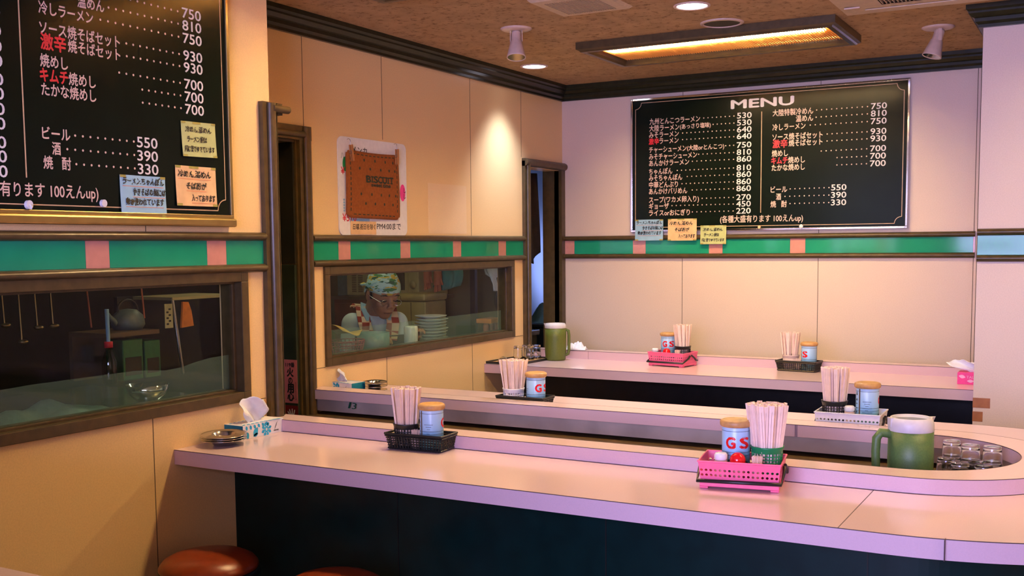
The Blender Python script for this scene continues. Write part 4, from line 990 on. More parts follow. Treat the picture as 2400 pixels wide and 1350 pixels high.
cset(2.202, -2.246, R(1), bw0, 'bw', 'pale grey pierced basket with black handle on the far counter arm', (.050, .01, 117), 'spice can turned to its small print, in the pale grey basket',
     (cupb, (-.058, .01)), 'cb', 'black mesh cup with a small white sticker, in the pale grey basket', (38, .031, .047, 'pale disposable chopsticks in the black cup with a sticker', 6), ZH,
     [(jar0, 'jar', -.004, -.012, 'white-capped salt jar in the pale grey basket', 'salt jars')])
p = local(2.202, -2.246, R(1), -.058, .01); a = VD(p[0], p[1]) - R(44)
st = thing('sticker', 'small square white sticker on the black chopstick cup in the grey basket', 'sticker', (p[0], p[1], p[2] + .03))
qs = lambda o: (lambda u, v, w: (p[0] + (.0415 + o) * math.cos(a + u), p[1] + (.0415 + o) * math.sin(a + u), p[2] + v))
mb = MB(); q = qs(0); mb.add([q(-.24 + .08 * k, z, 0) for k in range(7) for z in (.028, .049)], [(2 * k, 2 * k + 2, 2 * k + 3, 2 * k + 1) for k in range(6)]); mb.build('paper', 'white', st, world=True, recalc=False, solid=.0004)
mb = MB(); q = qs(.0008); mb.add([q(rr * math.cos(t * PI / 6) / .041, .0385 + rr * math.sin(t * PI / 6), 0) for t in range(12) for rr in (.0035, .006)], [(2 * k, (2 * k + 2) % 24, (2 * k + 3) % 24, 2 * k + 1) for k in range(12)]); mb.build('round_mark', 'joint', st, world=True, recalc=False)

# pitchers
def pitcher(label, loc, rotz, mm, r, h, rim, tall):
    root = thing('water_pitcher', label, 'pitcher', loc, rotz, 'insulated water pitchers')
    mb = MB(); z1 = h - rim
    prof = [(0, 0), (r * .90, 0), (r * .95, .006), (r * .97, .03), (r, z1 * .55), (r * .985, z1)] if not tall else [(0, 0), (r * .86, 0), (r * .93, .008), (r * .99, .05), (r, z1 * .75), (r * .985, z1)]
    mb.lathe(prof + [(0, z1)], seg=48); mb.build('body', mm, root)
    mb = MB(); mb.lathe([(r * .985, z1), (r * 1.0, z1 + .003), (r * .99, z1 + rim * .55), (r * .90, h - .001), (r * .86, h), (r * .82, h - .002), (r * .80, h - .010), (0, h - .012)], seg=48)
    mb.add([(r * .86, -.012, h - .001), (r * .86, .012, h - .001), (r * 1.10, 0, h + .001), (r * .95, 0, h - .022)], [(0, 2, 1), (0, 3, 2), (1, 2, 3), (0, 1, 3)])
    if not tall: mb.box(-r * 1.0, -r * .80, -.014, .014, h - .026, h - .002)
    mb.build('rim', 'jugwhite', root)
    mb = MB(); mb.lathe([(0, h - .0105), (r * .79, h - .0085)], seg=48); mb.build('lid', mat('smoky_lid', (.05, .08, .075), .15, var=.2), root)
    mb = MB(); zt = z1 - .010
    if not tall: mb.tube([(-r * .9, 0, zt), (-r - .022, 0, zt + .004), (-r - .034, 0, zt - .012), (-r - .036, 0, zt - .05), (-r - .034, 0, zt - .10), (-r - .026, 0, zt - .125), (-r * .92, 0, zt - .13)], [.013, .013, .0125, .012, .012, .012, .013], 12)
    else: mb.tube([(-r * .94, 0, zt), (-r - .012, 0, zt - .006), (-r - .015, 0, zt - .03), (-r - .015, 0, zt - .11), (-r - .010, 0, zt - .135), (-r * .94, 0, zt - .14)], .0085, 12)
    mb.build('handle', mm, root)
    return root
pitcher('dark green water pitcher with grey rim, standing inside the counter beside the upturned glasses', (2.477, -2.79, .6855), R(28), 'olive2', .062, .214, .038, False)
pitcher('olive water pitcher with white rim beside the glasses on the far tray', (.262, -.622, ZT + .0005), R(205), 'olive', .060, .205, .026, True)
# tumblers
def make_glass():
    mb = MB(); mb.lathe([(0, 0), (.0225, 0), (.0240, .003), (.0250, .014), (.0268, .054), (.0282, .075), (.0272, .0756), (.0256, .054), (.0238, .016), (.021, .011), (0, .010)], seg=28)
    o = mb.build('drinking_glass', 'tumbler'); return tag(o, 'x', 'glass')
gl0 = make_glass(); gfirst = [True]
def glass(loc, up, label, group):
    o = gl0 if gfirst[0] else gl0.copy()
    if not gfirst[0]: C.objects.link(o)
    gfirst[0] = False
    o.location = loc; o.rotation_euler = (0, 0, 0) if up else (PI, 0, 0); tag(o, label, 'glass', group)
tr = thing('wooden_tray', 'pale wooden tray under the upturned glasses inside the counter', 'tray', (2.62, -2.66, .6852))
mb = MB(); mb.box(-.10, .10, -.10, .085, .0004, .006); mb.build('base', 'wood', tr)
mb = MB()
for a in ((-.10, .10, -.10, -.094), (-.10, .10, .079, .085), (-.10, -.094, -.10, .085), (.094, .10, -.10, .085)): mb.box(*a, .006, .016)
mb.build('raised_edge', 'wood', tr)
zt_ = .6918
for i, (x, y) in enumerate(((2.562, -2.592), (2.618, -2.638), (2.676, -2.640))):
    w = ('beside the green pitcher', 'second from the green pitcher', 'third from the green pitcher')[i]
    glass((x, y, zt_ + .0757), False, 'lower upturned glass of the two-high stack ' + w, 'upturned glasses by the green pitcher')
    glass((x, y, zt_ + .0757 + .040), False, 'upper upturned glass of the two-high stack ' + w, 'upturned glasses by the green pitcher')
for (x, y), w in zip(((2.556, -2.662), (2.600, -2.716), (2.639, -2.668), (2.662, -2.722)), ('single upturned glass beside the green pitcher, lower than the stacks', 'second single upturned glass from the green pitcher, lower than the stacks', 'third single upturned glass from the green pitcher, lower than the stacks', 'single upturned glass at the end of the tray, lower than the stacks')):
    glass((x, y, zt_ + .0757), False, w, 'upturned glasses by the green pitcher')
ft = thing('serving_tray', 'wood-lined black tray with wire handles under four upturned glasses at the far wall', 'tray', (.115, -.775, ZT + .0004), R(-4))
mb = MB(); mb.box(-.10, .10, -.17, .17, 0, .006); mb.build('base', 'wood', ft)
mb = MB()
for a in ((-.106, .106, -.176, -.17), (-.106, .106, .17, .176), (-.106, -.10, -.17, .17), (.10, .106, -.17, .17)): mb.box(*a, 0, .013)
mb.build('rim', 'black', ft)
for sy in (-1, 1):
    mb = MB(); mb.tube([(-.035 + .07 * (1 - math.cos(PI * i / 10)) / 2, sy * .16, .006 + .032 * math.sin(PI * i / 10)) for i in range(11)], .003, 8); mb.build('handle', 'chrome', ft)
for (x, y), w in zip(((.085, -.735), (.140, -.705), (.095, -.655), (.150, -.640)), ('upturned glass on the black far tray, closest to the wire handle', 'upturned glass on the black far tray, beside the olive pitcher', 'upturned glass on the black far tray, in the row behind, next to the door frame', 'upturned glass on the black far tray, in the row behind, next to the olive pitcher')):
    glass((x, y, ZT + .0068 + .0757), False, w, 'glasses on the black tray')
def towel():
    mb = MB(); n = 16; g = []
    for j in range(n + 1):
        for i in range(n + 1):
            s, t = i / n - .5, j / n - .5; r = math.hypot(s, t) * 2
            g.append((s * .115, t * .075, max(.001, .024 * max(0, 1 - r ** 6) ** .5 * (1 + .45 * math.sin(11 * s + 6 * t) + .35 * math.sin(23 * t - 15 * s) + .2 * math.sin(31 * s)))))
    mb.add(g, [(j * (n + 1) + i, j * (n + 1) + i + 1, (j + 1) * (n + 1) + i + 1, (j + 1) * (n + 1) + i) for j in range(n) for i in range(n)], 0, True)
    o = mb.build('hand_towel', 'tissue', solid=-.003); o.location = (.315, -.463, .7955); o.rotation_euler = (0, 0, .2)
    tag(o, 'crumpled white towel on the ledge beside the olive pitcher', 'towel')
towel()
# ashtrays
def ashtray(loc, tilt, label, group, sc, first=[None]):
    if first[0] is None:
        mb = MB(); mb.lathe([(0, .004), (.026, .004), (.030, .008), (.032, .017), (.036, .0195), (.058, .0165), (.063, .018), (.064, .0165), (.058, .0150), (.037, .0180), (.034, .016), (.031, .004), (.027, 0), (0, 0)], seg=44)
        first[0] = o = mb.build('ashtray', 'steel')
    else:
        o = first[0].copy(); C.objects.link(o)
    o.location = loc; o.rotation_euler = (tilt, tilt * .6, 0); o.scale = (sc,) * 3; tag(o, label, 'ashtray', group)
for i, w in enumerate(('lowest metal ashtray of the stack beside the flowered tissue box on the near arm', 'middle metal ashtray of the stack beside the flowered tissue box on the near arm', 'topmost metal ashtray of the stack beside the flowered tissue box on the near arm')):
    ashtray((.445 + .001 * i, -3.385, ZT + .0008 + .0078 * i), R(1.0 * i), w, 'metal ashtrays stacked on the near arm', 1.16)
for i, w in enumerate(('lowest metal ashtray of the dark stack beside the half-hidden tissue box', 'middle metal ashtray of the dark stack beside the half-hidden tissue box', 'topmost metal ashtray of the dark stack beside the half-hidden tissue box')):
    ashtray((.150, -2.16, ZT + .0008 + .0165 * i), R(1.2 * i), w, 'metal ashtrays stacked on the far arm', .88)
# tissue boxes
def tissue_box(label, loc, rotz, dims, kind, sheet):
    L, D, H = dims; root = thing('tissue_box', label, 'tissue box', loc, rotz, 'tissue boxes on the counters')
    mb = MB(); mb.box(-L / 2, L / 2, -D / 2, D / 2, 0, H); 
    if kind == 'blue': mb.m = [1, 1, 0, 0, 0, 0]
    mb.build('carton', ['boxwhite' if kind == 'blue' else 'boxpink', 'boxteal'], root)
    mb = MB(); e = .0006
    def side(sy): return lambda u, v: (u * -sy if sy > 0 else u, sy * (D / 2 + e), v)
    topf = lambda u, v: (u, v, H + e)
    def leaf(f, cx, cy, ln, w, ang, m=0):
        pts = []
        for i in range(9): t = i / 8; pts.append((ln * t, w * math.sin(PI * t)))
        for i in range(7, 0, -1): t = i / 8; pts.append((ln * t, -w * math.sin(PI * t)))
        mb.add([f(cx + x * math.cos(ang) - y * math.sin(ang), cy + x * math.sin(ang) + y * math.cos(ang)) for x, y in pts], [list(range(len(pts)))], m)
    if kind == 'blue':
        for sy in (-1, 1):
            f = side(sy); cx, cy = .014, H * .42
            for k in range(8): a = 2 * PI * k / 8 + .3; leaf(f, cx + .009 * math.cos(a), cy + .009 * math.sin(a), .017, .0056, a)
            ring = [(cx + r * math.cos(2 * PI * k / 16), cy + r * math.sin(2 * PI * k / 16)) for k in range(16) for r in (.0052, .0105)]
            mb.add([f(*p_) for p_ in ring], [(2 * k, (2 * k + 2) % 32, (2 * k + 3) % 32, 2 * k + 1) for k in range(16)])
            leaf(f, -.050, .004, .036, .011, .95); leaf(f, -.090, .026, .030, .010, -1.0, 0); leaf(f, -.052, .005, .026, .006, .3)
            for k in range(6): leaf(f, -.085 + .019 * k, H - .002, .017, .0052, -1.3 + .12 * k)
            leaf(f, .052, .010, .036, .0016, 1.05, 1)
            for k in range(5): mb.add([f(.050 + .005 * k + du, .008 + dv) for du, dv in ((0, 0), (.0035, 0), (.0042, .004), (.0007, .004))], [(0, 1, 2, 3)], 1)
        for k in range(9): leaf(topf, -.095 + .02 * k, -D / 2 + .004, .022, .0055, .5 - .1 * k); leaf(topf, -.09 + .02 * k, D / 2 - .014, .02, .003, .4)
    else:
        for sy in (-1,):
            f = side(sy); leaf(f, -.095, H * .72, .03, .008, -.2, 0); leaf(f, -.06, H * .30, .03, .007, 0, 0); leaf(f, -.02, H * .35, .03, .008, .3, 0); leaf(f, .03, H * .6, .04, .009, .1, 0)
            text(mb, 'TALE', -.062, -.022, H * .52, H * .74, lambda u, v, w: f(u, v), 0, 0)
    mb.build('printed_pattern', ['boxblue', 'ink'] if kind == 'blue' else ['boxpale'], root, recalc=False)
    sw, sd, sh, lean = sheet; mb = MB(); n = 14; g = []
    for j in range(n + 1):
        t = j / n
        for i in range(n + 1):
            s = i / n - .5; w = sw * (.55 + .45 * min(1, t * 1.8)) * (1 - .35 * max(0, t - .6))
            g.append((s * w + lean * t, sd * (.25 + t * .6) * math.sin(6 * s + 3 * t) * .5 + .004 * math.sin(15 * s + 8 * t), H - .002 + sh * t * (1 - .5 * abs(s) ** 1.5 * 1.4) + .003 * math.sin(19 * s)))
    mb.add(g, [(j * (n + 1) + i, j * (n + 1) + i + 1, (j + 1) * (n + 1) + i + 1, (j + 1) * (n + 1) + i) for j in range(n) for i in range(n)], 0, True)
    mb.build('tissue_sheet', 'tissue', root, solid=.0008)
    return root
tissue_box('white tissue box with blue flowers on the near arm beside the stacked ashtrays', (.404, -3.196, ZT + .0005), R(90), (.200, .084, .047), 'blue', (.125, .05, .086, -.01))
tissue_box('blue flowered tissue box half hidden behind the ledge beside the narrow doorway', (.02, -2.225, ZT + .0005), R(-6), (.20, .085, .052), 'blue', (.10, .05, .055, -.02))
tissue_box('hot pink tissue box at the end of the straight counter beside the column', (2.466, -.735, ZT + .0005), R(0), (.20, .09, .052), 'pink', (.15, .05, .055, -.09))

# ------------------------------------------------------------------ stools, table, things on the column
def stool(x, y, label):
    root = thing('bar_stool', label, 'stool', (x, y, 0), .4, 'round stools at the near arm of the counter')
    mb = MB(); mb.lathe([(.142, .425), (.147, .432), (.146, .441), (.135, .455), (.110, .468), (.07, .476), (0, .480)], seg=48); mb.build('seat_cushion', 'leather', root)
    mb = MB(); mb.lathe([(0, .395), (.138, .395), (.149, .402), (.150, .424), (.147, .429), (.142, .426), (0, .426)], seg=48); mb.build('seat_band', 'black', root)
    mb = MB(); mb.lathe([(.1495, .398), (.1525, .400), (.1525, .408), (.1495, .410), (.1495, .398)], seg=48); mb.build('chrome_ring', 'chrome', root)
    mb = MB(); mb.lathe([(0, .03), (.028, .03), (.028, .395), (0, .395)], seg=24); mb.build('post', 'chrome', root)
    mb = MB(); mb.lathe([(0, 0), (.15, 0), (.15, .008), (.04, .03), (.0, .03)], seg=40); mb.build('foot_plate', 'steel', root)
stool(.607, -3.628, 'red-brown round stool beside the near wall'); stool(1.085, -3.632, 'red-brown round stool cut off by the bottom edge of the picture')
tb = thing('dining_table', 'pale brown table top corner at the lower edge of the picture, by the near wall', 'table', (.85, -4.9, 0))
mb = MB(); mb.box(-.48, .72, -.32, .318, .715, .745); mb.m = [1, 1, 1, 1, 1, 0]; mb.build('table_top', ['top', 'edge'], tb, bevel=.003)
mb = MB(); mb.box(-.04, .04, -.04, .04, .02, .715); mb.build('pedestal', 'black', tb)
mb = MB(); mb.box(-.25, .25, -.2, .2, 0, .02); mb.build('foot', 'black', tb)
for (x0, x1, z0, z1), w in zip(((2.467, 2.532, .694, .736), (2.467, 2.505, .636, .678)), ('longer upper strip of brown tape on the column edge', 'shorter lower strip of brown tape on the column edge')):
    mb = MB(); mb.box(x0 - .002, x1, -1.1012, -1.1003, z0, z1); o = mb.build('packing_tape', 'btape'); tag(o, w, 'tape', 'brown tape strips')
# ------------------------------------------------------------------ kitchen behind the serving windows
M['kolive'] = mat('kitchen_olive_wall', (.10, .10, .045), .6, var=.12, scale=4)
M['kgreen'] = mat('dark_green_enamel', (.022, .034, .02), .4, var=.2, scale=12)
M['beige'] = mat('aged_beige_plastic', (.42, .38, .20), .45, var=.08, scale=12)
M['cream'] = mat('yellowed_enamel', (.50, .40, .14), .4, var=.1, scale=10)
M['redwood'] = mat('red_brown_board', (.16, .045, .018), .5, var=.2, scale=14)
M['bag'] = mat('white_carrier_bag', (.62, .66, .60), .5, var=.05, bump=.3, bscale=40)
M['kraft'] = mat('kraft_paper', (.52, .34, .10), .8, var=.1, scale=20)
M['orange'] = mat('orange_packet', (.66, .20, .03), .5, var=.15, scale=30)
M['rubber'] = mat('orange_rubber', (.42, .12, .05), .6, var=.1, scale=20)
M['tealcloth'] = mat('teal_cloth', (.02, .22, .20), .9, var=.1, scale=20)
M['china'] = mat('white_china', (.62, .66, .62), .25, var=.03)
M['crate'] = mat('green_crate', (.012, .09, .03), .5, var=.1)
M['bottle'] = clear('bottle_glass', (.55, .6, .55), gloss=.08)
M['purple'] = mat('purple_red_mesh', (.28, .06, .08), .6, var=.1)
M['paperpink'] = mat('faded_pink_sticker', (.58, .17, .18), .5, var=.06, scale=20)
M['stickred'] = mat('dark_red_sticker', (.16, .012, .012), .5, var=.06)
M['noren'] = mat('dark_cloth', (.012, .010, .014), .95, var=.2, scale=20)
M['bluebox'] = mat('grey_blue_pot', (.12, .22, .24), .4, var=.1)
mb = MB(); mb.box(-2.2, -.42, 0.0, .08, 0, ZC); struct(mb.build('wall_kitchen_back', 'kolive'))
def part(mm, name, parent, fn, **kw):
    mb = MB(); fn(mb); return mb.build(name, mm, parent, world=True, **kw)
wt = thing('kitchen_worktop', 'steel kitchen worktop running behind both serving windows', 'worktop', (-.25, -2.5, 0))
part('steel', 'top', wt, lambda m: (m.box(-.39, -.11, -2.46, -.10, .84, .87), m.box(-.45, .24, -5.5, -3.16, .84, .87)), bevel=.003)
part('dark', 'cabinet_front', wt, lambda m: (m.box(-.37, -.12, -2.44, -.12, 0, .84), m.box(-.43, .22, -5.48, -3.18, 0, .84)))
mw = thing('microwave_oven', 'aged beige microwave oven behind the cook, vents at its side', 'microwave oven', (-1.06, -.24, 1.075))
part('beige', 'body', mw, lambda m: m.box(-1.36, -.80, -.40, -.06, 1.076, 1.30), bevel=.008)
part('kgreen', 'door_window', mw, lambda m: m.box(-1.15, -.90, -.406, -.399, 1.115, 1.265), bevel=.003)
part('beige', 'door', mw, lambda m: (m.box(-1.19, -.875, -.405, -.400, 1.09, 1.285)), bevel=.003)
part('innerdark', 'vent_slots', mw, lambda m: [m.box(x, x + .035, -.4025, -.399, z, z + .005) for x in (-1.315, -1.265) for z in [1.10 + .0115 * i for i in range(15)]])
part('beige', 'timer_knob', mw, lambda m: m.lathe([(0, .012), (.022, .010), (.024, 0), (0, 0)], xf=Matrix.Translation((-.84, -.40, 1.15)) @ Matrix.Rotation(R(90), 4, 'X')))
sh = thing('kitchen_cabinet', 'red-brown wooden cabinet under the microwave oven', 'cabinet', (-1.05, -.28, 0))
part('redwood', 'carcass', sh, lambda m: m.box(-1.40, -.89, -.48, -.03, .02, 1.055)); part('innerdark', 'top_board', sh, lambda m: (m.box(-1.42, -.78, -.32, -.02, 1.056, 1.075), m.box(-1.42, -.89, -.50, -.3201, 1.056, 1.075)))
part('redwood', 'door', sh, lambda m: (m.box(-1.385, -1.095, -.492, -.481, .08, 1.03), m.box(-1.085, -.90, -.492, -.481, .08, 1.03)), bevel=.002)
fr = thing('low_freezer', 'yellowed low freezer with rounded lid beside the cook', 'freezer', (-.76, -.45, 0))
part('cream', 'body', fr, lambda m: m.box(-.876, -.645, -.56, -.33, .03, 1.055), bevel=.006); part('cream', 'lid', fr, lambda m: m.box(-.886, -.635, -.575, -.32, 1.057, 1.105), bevel=.018)
part('innerdark', 'foot', fr, lambda m: m.box(-.86, -.66, -.54, -.35, .0, .03)); part('innerdark', 'door_gap', fr, lambda m: m.box(-.752, -.748, -.5615, -.559, .06, 1.05))
o = thing('wall_strip', 'pale blue-grey upright panel beside the microwave oven', 'panel', (-1.55, -.2, 0)); part('bluebox', 'panel', o, lambda m: m.box(-1.56, -1.43, -.24, -.20, .0, 1.6), bevel=.004)
def hang(name, label, cat, mm, pts_fn, n=14, solid=.003, group=None):
    m = MB(); g = [pts_fn(i / n, j / n) for j in range(n + 1) for i in range(n + 1)]
    m.add(g, [(j * (n + 1) + i, j * (n + 1) + i + 1, (j + 1) * (n + 1) + i + 1, (j + 1) * (n + 1) + i) for j in range(n) for i in range(n)], 0, True)
    return tag(m.build(name, mm, solid=solid), label, cat, group)
hang('carrier_bag', 'white plastic bag hanging knotted in the kitchen, behind the serving window', 'bag', 'bag', lambda s, t: (-.275 + .125 * (s - .5) * (1 if t > .32 else (.9 if t > .24 else .22)) + .03 * max(0, .3 - t) * 3, -.40 + .02 * math.sin(7 * s + 5 * t), 1.12 + .34 * t + .01 * math.sin(9 * s) * (.2 < t < .45)))
hang('teal_dishcloth', 'teal cloth hanging in the kitchen above the low freezer', 'cloth', 'tealcloth', lambda s, t: (-.66 + .19 * s + .02 * math.sin(9 * t), -.45 + .015 * math.sin(14 * s), 1.12 + .05 * abs(s - .4) + .40 * t))
def glove(x, y, z, label):
    m = MB(); m.tube([(x, y, z + .13), (x + .002, y, z + .05), (x, y, z + .0)], [.022, .026, .024], 12)
    for k, dx in enumerate((-.016, -.006, .005, .015)): m.tube([(x + dx, y, z + .008), (x + dx * 1.3, y, z - .045 + .004 * k)], [.008, .006], 8)
    m.tube([(x + .02, y, z + .04), (x + .034, y, z + .0)], [.008, .006], 8)
    tag(m.build('rubber_glove', 'rubber'), label, 'glove', 'rubber gloves above the low freezer')
glove(-.70, -.45, 1.165, 'reddish rubber glove hanging beside the microwave oven'); glove(-.60, -.49, 1.155, 'reddish rubber glove hanging in front of the teal cloth')
pn = thing('frying_pan', 'dark round frying pan hanging behind the white plastic bag', 'pan', (-.24, -.22, 1.06))
part('black', 'bowl', pn, lambda m: m.lathe([(0, 0), (.085, 0), (.105, .03), (.102, .03), (.083, .004), (0, .004)], xf=Matrix.Translation((-.24, -.22, 1.06)) @ Matrix.Rotation(R(70), 4, 'X')))
part('black', 'handle', pn, lambda m: m.tube([(-.24, -.23, 1.16), (-.235, -.235, 1.33)], .009))
M['post'] = mat('black_brown_post', (.012, .009, .006), .6)
po = thing('dark_post', 'dark upright post in the kitchen beside the hanging white bag', 'post', (-.48, -.26, 0)); part('post', 'shaft', po, lambda m: m.box(-.50, -.465, -.28, -.25, 0, 2.2))
def plate_stack():
    base = None
    for i in range(9):
        r = .088 if i < 8 else .093; z = .8705 + .0165 * i; x, y = -.235 + .004 * math.sin(i * 2.1), -1.12 + .005 * math.cos(i * 1.7)
        lab = ('lowest', 'second', 'third', 'fourth', 'fifth', 'sixth', 'seventh', 'eighth', 'topmost')[i] + ' plate of the tall stack, counting up, behind the milky film'
        if base is None:
            m = MB(); m.lathe([(0, 0), (.045, 0), (.048, .004), (.085, .013), (.088, .016), (.084, .0158), (.048, .007), (0, .006)], seg=36); base = m.build('dinner_plate', 'china'); o = base
        else: o = base.copy(); C.objects.link(o)
        o.location = (x, y, z); tag(o, lab, 'plate', 'plates stacked behind the milky film')
plate_stack()
m = MB(); m.lathe([(0, 0), (.034, 0), (.036, .004), (.036, .10), (.034, .112), (.030, .115), (0, .116)], seg=28); o = m.build('white_canister', 'china'); o.location = (-.155, -1.43, .8705); tag(o, 'white canister behind the milky film, between the cook and the stacked plates', 'canister')
bx_ = thing('mesh_colander', 'purple-red mesh colander on the worktop in front of the cook', 'colander', (-.22, -1.86, .87))
def col(m):
    for k in range(28):
        a = 2 * PI * k / 28; m.tube([(-.22 + .062 * math.cos(a), -1.88 + .09 * math.sin(a), .875), (-.22 + .075 * math.cos(a), -1.88 + .11 * math.sin(a), .945)], .0022, 4, smooth=False)
    for z, r in ((.875, 1.0), (.90, 1.06), (.925, 1.13), (.945, 1.2)): m.tube([(-.22 + .062 * r * math.cos(2 * PI * k / 28), -1.88 + .09 * r * math.sin(2 * PI * k / 28), z) for k in range(29)], .0025, 4, smooth=False)
part('purple', 'mesh_bowl', bx_, col)
m = MB(); m.lathe([(0, 0), (.07, 0), (.078, .01), (.08, .10), (.077, .10), (.075, .012), (0, .008)], seg=32); o = m.build('cooking_pot', 'bluebox'); o.location = (-.20, -1.69, .8705); tag(o, 'grey-blue pot on the worktop in front of the cook, behind the film', 'pot')
ob_ = thing('seasoning_rack', 'small orange-topped rack of jars behind the milky film, by the window end', 'rack', (-.18, -.58, .87))
part('orange', 'top', ob_, lambda m: m.box(-.23, -.13, -.66, -.50, .945, .97), bevel=.003)
for y in (-.63, -.58, -.53): part('rubber', 'jar', ob_, lambda m: m.lathe([(0, .8705), (.018, .8705), (.019, .93), (.014, .944), (0, .944)], c=(-.18, y, 0), seg=16))
m = MB(); n = 10
g = [(-.23 + .15 * (i / n - .5) + .02 * math.sin(4 * j / n), -1.90 + .17 * (j / n - .5) + .0, .985 + .03 * math.sin(3.1 * i / n) * (1 - j / n) + .014 * math.sin(5 * j / n + 2 * i / n)) for j in range(n + 1) for i in range(n + 1)]
m.add(g, [(j * (n + 1) + i, j * (n + 1) + i + 1, (j + 1) * (n + 1) + i + 1, (j + 1) * (n + 1) + i) for j in range(n) for i in range(n)], 0, True)
tag(m.build('kraft_wrapper', 'kraft', solid=.001), 'crumpled kraft paper wrapper lying over the colander beside the cook', 'paper')
# corner doorway: hanging cloth, wavy plastic sheet, low black bin
hang('hanging_apron', 'dark cloth with a split, hanging in the corner doorway', 'cloth', 'noren', lambda s, t: (-.135 + .012 * math.sin(14 * s + 2 * t), -.285 + .225 * s * (1 - .12 * t * math.sin(2.5 * s)), 1.325 + .50 * t - .03 * math.sin(PI * s) * (t < .1) + .02 * (t < .1) * math.sin(8 * s)))
o = hang('plastic_curtain', 'wavy translucent plastic curtain glowing blue in the corner doorway', 'curtain', 'plastic_sheet', lambda s, t: (-.80 + .84 * s, .62 + .02 * math.sin(21 * s + 4 * t) + .012 * math.sin(13 * t), .82 + 1.15 * t), n=30, solid=0)
bn = thing('rubbish_bin', 'low black bin inside the corner doorway', 'bin', (-.2, .35, 0)); part('black', 'body', bn, lambda m: m.box(-.45, .03, .15, .55, 0, .86), bevel=.01); part('black', 'lid', bn, lambda m: m.box(-.46, .035, .14, .56, .861, .885), bevel=.006)
wb = thing('plastic_bundle', 'pale blue bundled plastic bags heaped on the black bin', 'bag', (-.2, .35, .885))
def heap(m):
    n = 16; g = []
    for j in range(n + 1):
        for i in range(n + 1):
            s, t = i / n - .5, j / n - .5; r = 2 * math.hypot(s, t); g.append((-.20 + .44 * s, .35 + .34 * t, .8865 + max(0, .13 * (1 - r * r) * (1 + .4 * math.sin(13 * s + 7 * t) + .3 * math.sin(19 * t)))))
    m.add(g, [(j * (n + 1) + i, j * (n + 1) + i + 1, (j + 1) * (n + 1) + i + 1, (j + 1) * (n + 1) + i) for j in range(n) for i in range(n)], 0, True)
part('bluebox', 'heap', wb, heap)
# narrow doorway: tall green cabinet with stickers
gc = thing('upright_board', 'tall dark green board lining the narrow doorway beside the near wall', 'board', (-.06, -2.48, 0))
part('kgreen', 'board', gc, lambda m: m.box(-.125, -.0045, -2.4885, -2.4705, 0, 1.318), bevel=.002)
part('steel', 'hinge', gc, lambda m: m.box(-.092, -.080, -2.4905, -2.4885, 1.275, 1.315))
s1 = thing('fire_notice', 'faded pink upright fire-safety sticker on the green board in the narrow doorway', 'sticker', (-.04, -2.489, .737))
qk = lambda u, v, w=0: (-.0735 + (u + 2.398) * .81, -2.4896 - w, .737 + (v - .713) * .953)
part('paperpink', 'sheet', s1, lambda m: m.box(-.0735, -.0040, -2.4893, -2.4887, .737, .920))
def kanji(m):
    text(m, '119番', -2.388, -2.33, .873, .893, qk, 0, .03)
    for ch, v in (('火', .835), ('の', .799), ('用', .763), ('心', .728)): text(m, ch, -2.380 if ch != 'の' else -2.372, -2.338 if ch != 'の' else -2.346, v - (.004 if ch != 'の' else 0), v + (.034 if ch != 'の' else .026), qk, 0, .05)
    for k in range(9): text(m, 'あかりを消す火の番'[k], -2.329, -2.321, .800 - .009 * k, .807 - .009 * k, qk, 0, .0)
part('ink', 'lettering', s1, kanji, recalc=False)
s2 = thing('stop_notice', 'dark red sticker with a white palm print, below the pink fire sticker', 'sticker', (-.04, -2.489, .62))
part('stickred', 'sheet', s2, lambda m: m.box(-.0745, -.0045, -2.4893, -2.4887, .615, .7265))
def palm(m):
    for dy, a, l in ((-.018, .75, .016), (-.010, .35, .022), (0, 0, .024), (.010, -.3, .021)):
        y0, z0 = -2.352 + dy, .662; m.add([qk(y0 - math.sin(a) * l * t - math.cos(a) * w, z0 + math.cos(a) * l * t - math.sin(a) * w) for t, w in ((0, .0035), (1, .003), (1.15, 0), (1, -.003), (0, -.0035))], [list(range(5))])
    m.add([qk(-2.352 + .017 * math.cos(2 * PI * k / 14), .652 + .016 * math.sin(2 * PI * k / 14)) for k in range(14)], [list(range(14))])
part('boxwhite', 'palm_print', s2, palm, recalc=False)
# dim near kitchen
sf = thing('steel_shelf_rack', 'dim steel shelf rack seen through the near serving window', 'shelf', (-.45, -2.7, .87))
part('steel', 'post', sf, lambda m: m.tube([(-.40, -2.742, .871), (-.40, -2.788, 1.186)], .008)); part('beige', 'top_shelf', sf, lambda m: m.box(-.62, -.39, -2.795, -2.44, 1.178, 1.19)); part('dark', 'back_board', sf, lambda m: m.box(-.66, -.64, -2.86, -2.40, .871, 1.19))
pk = thing('snack_packet', 'orange packet hanging on the dim steel rack', 'packet', (-.405, -2.72, 1.06)); part('orange', 'bag', pk, lambda m: m.prism([(-2.757, 1.063), (-2.690, 1.068), (-2.70, 1.13), (-2.715, 1.168), (-2.745, 1.17)], lambda p, q, t: (t, p, q), -.392, -.382), bevel=.003)
pk = thing('paper_slip', 'pale paper slip with dark marks beside the orange packet', 'paper slip', (-.405, -2.80, 1.06)); part('beige', 'sheet', pk, lambda m: m.box(-.388, -.385, -2.842, -2.80, 1.067, 1.165)); part('ink', 'marks', pk, lambda m: [m.box(-.3845, -.384, -2.835 + .012 * (k % 2), -2.823 + .012 * (k % 2), 1.08 + .012 * k, 1.087 + .012 * k) for k in range(6)])
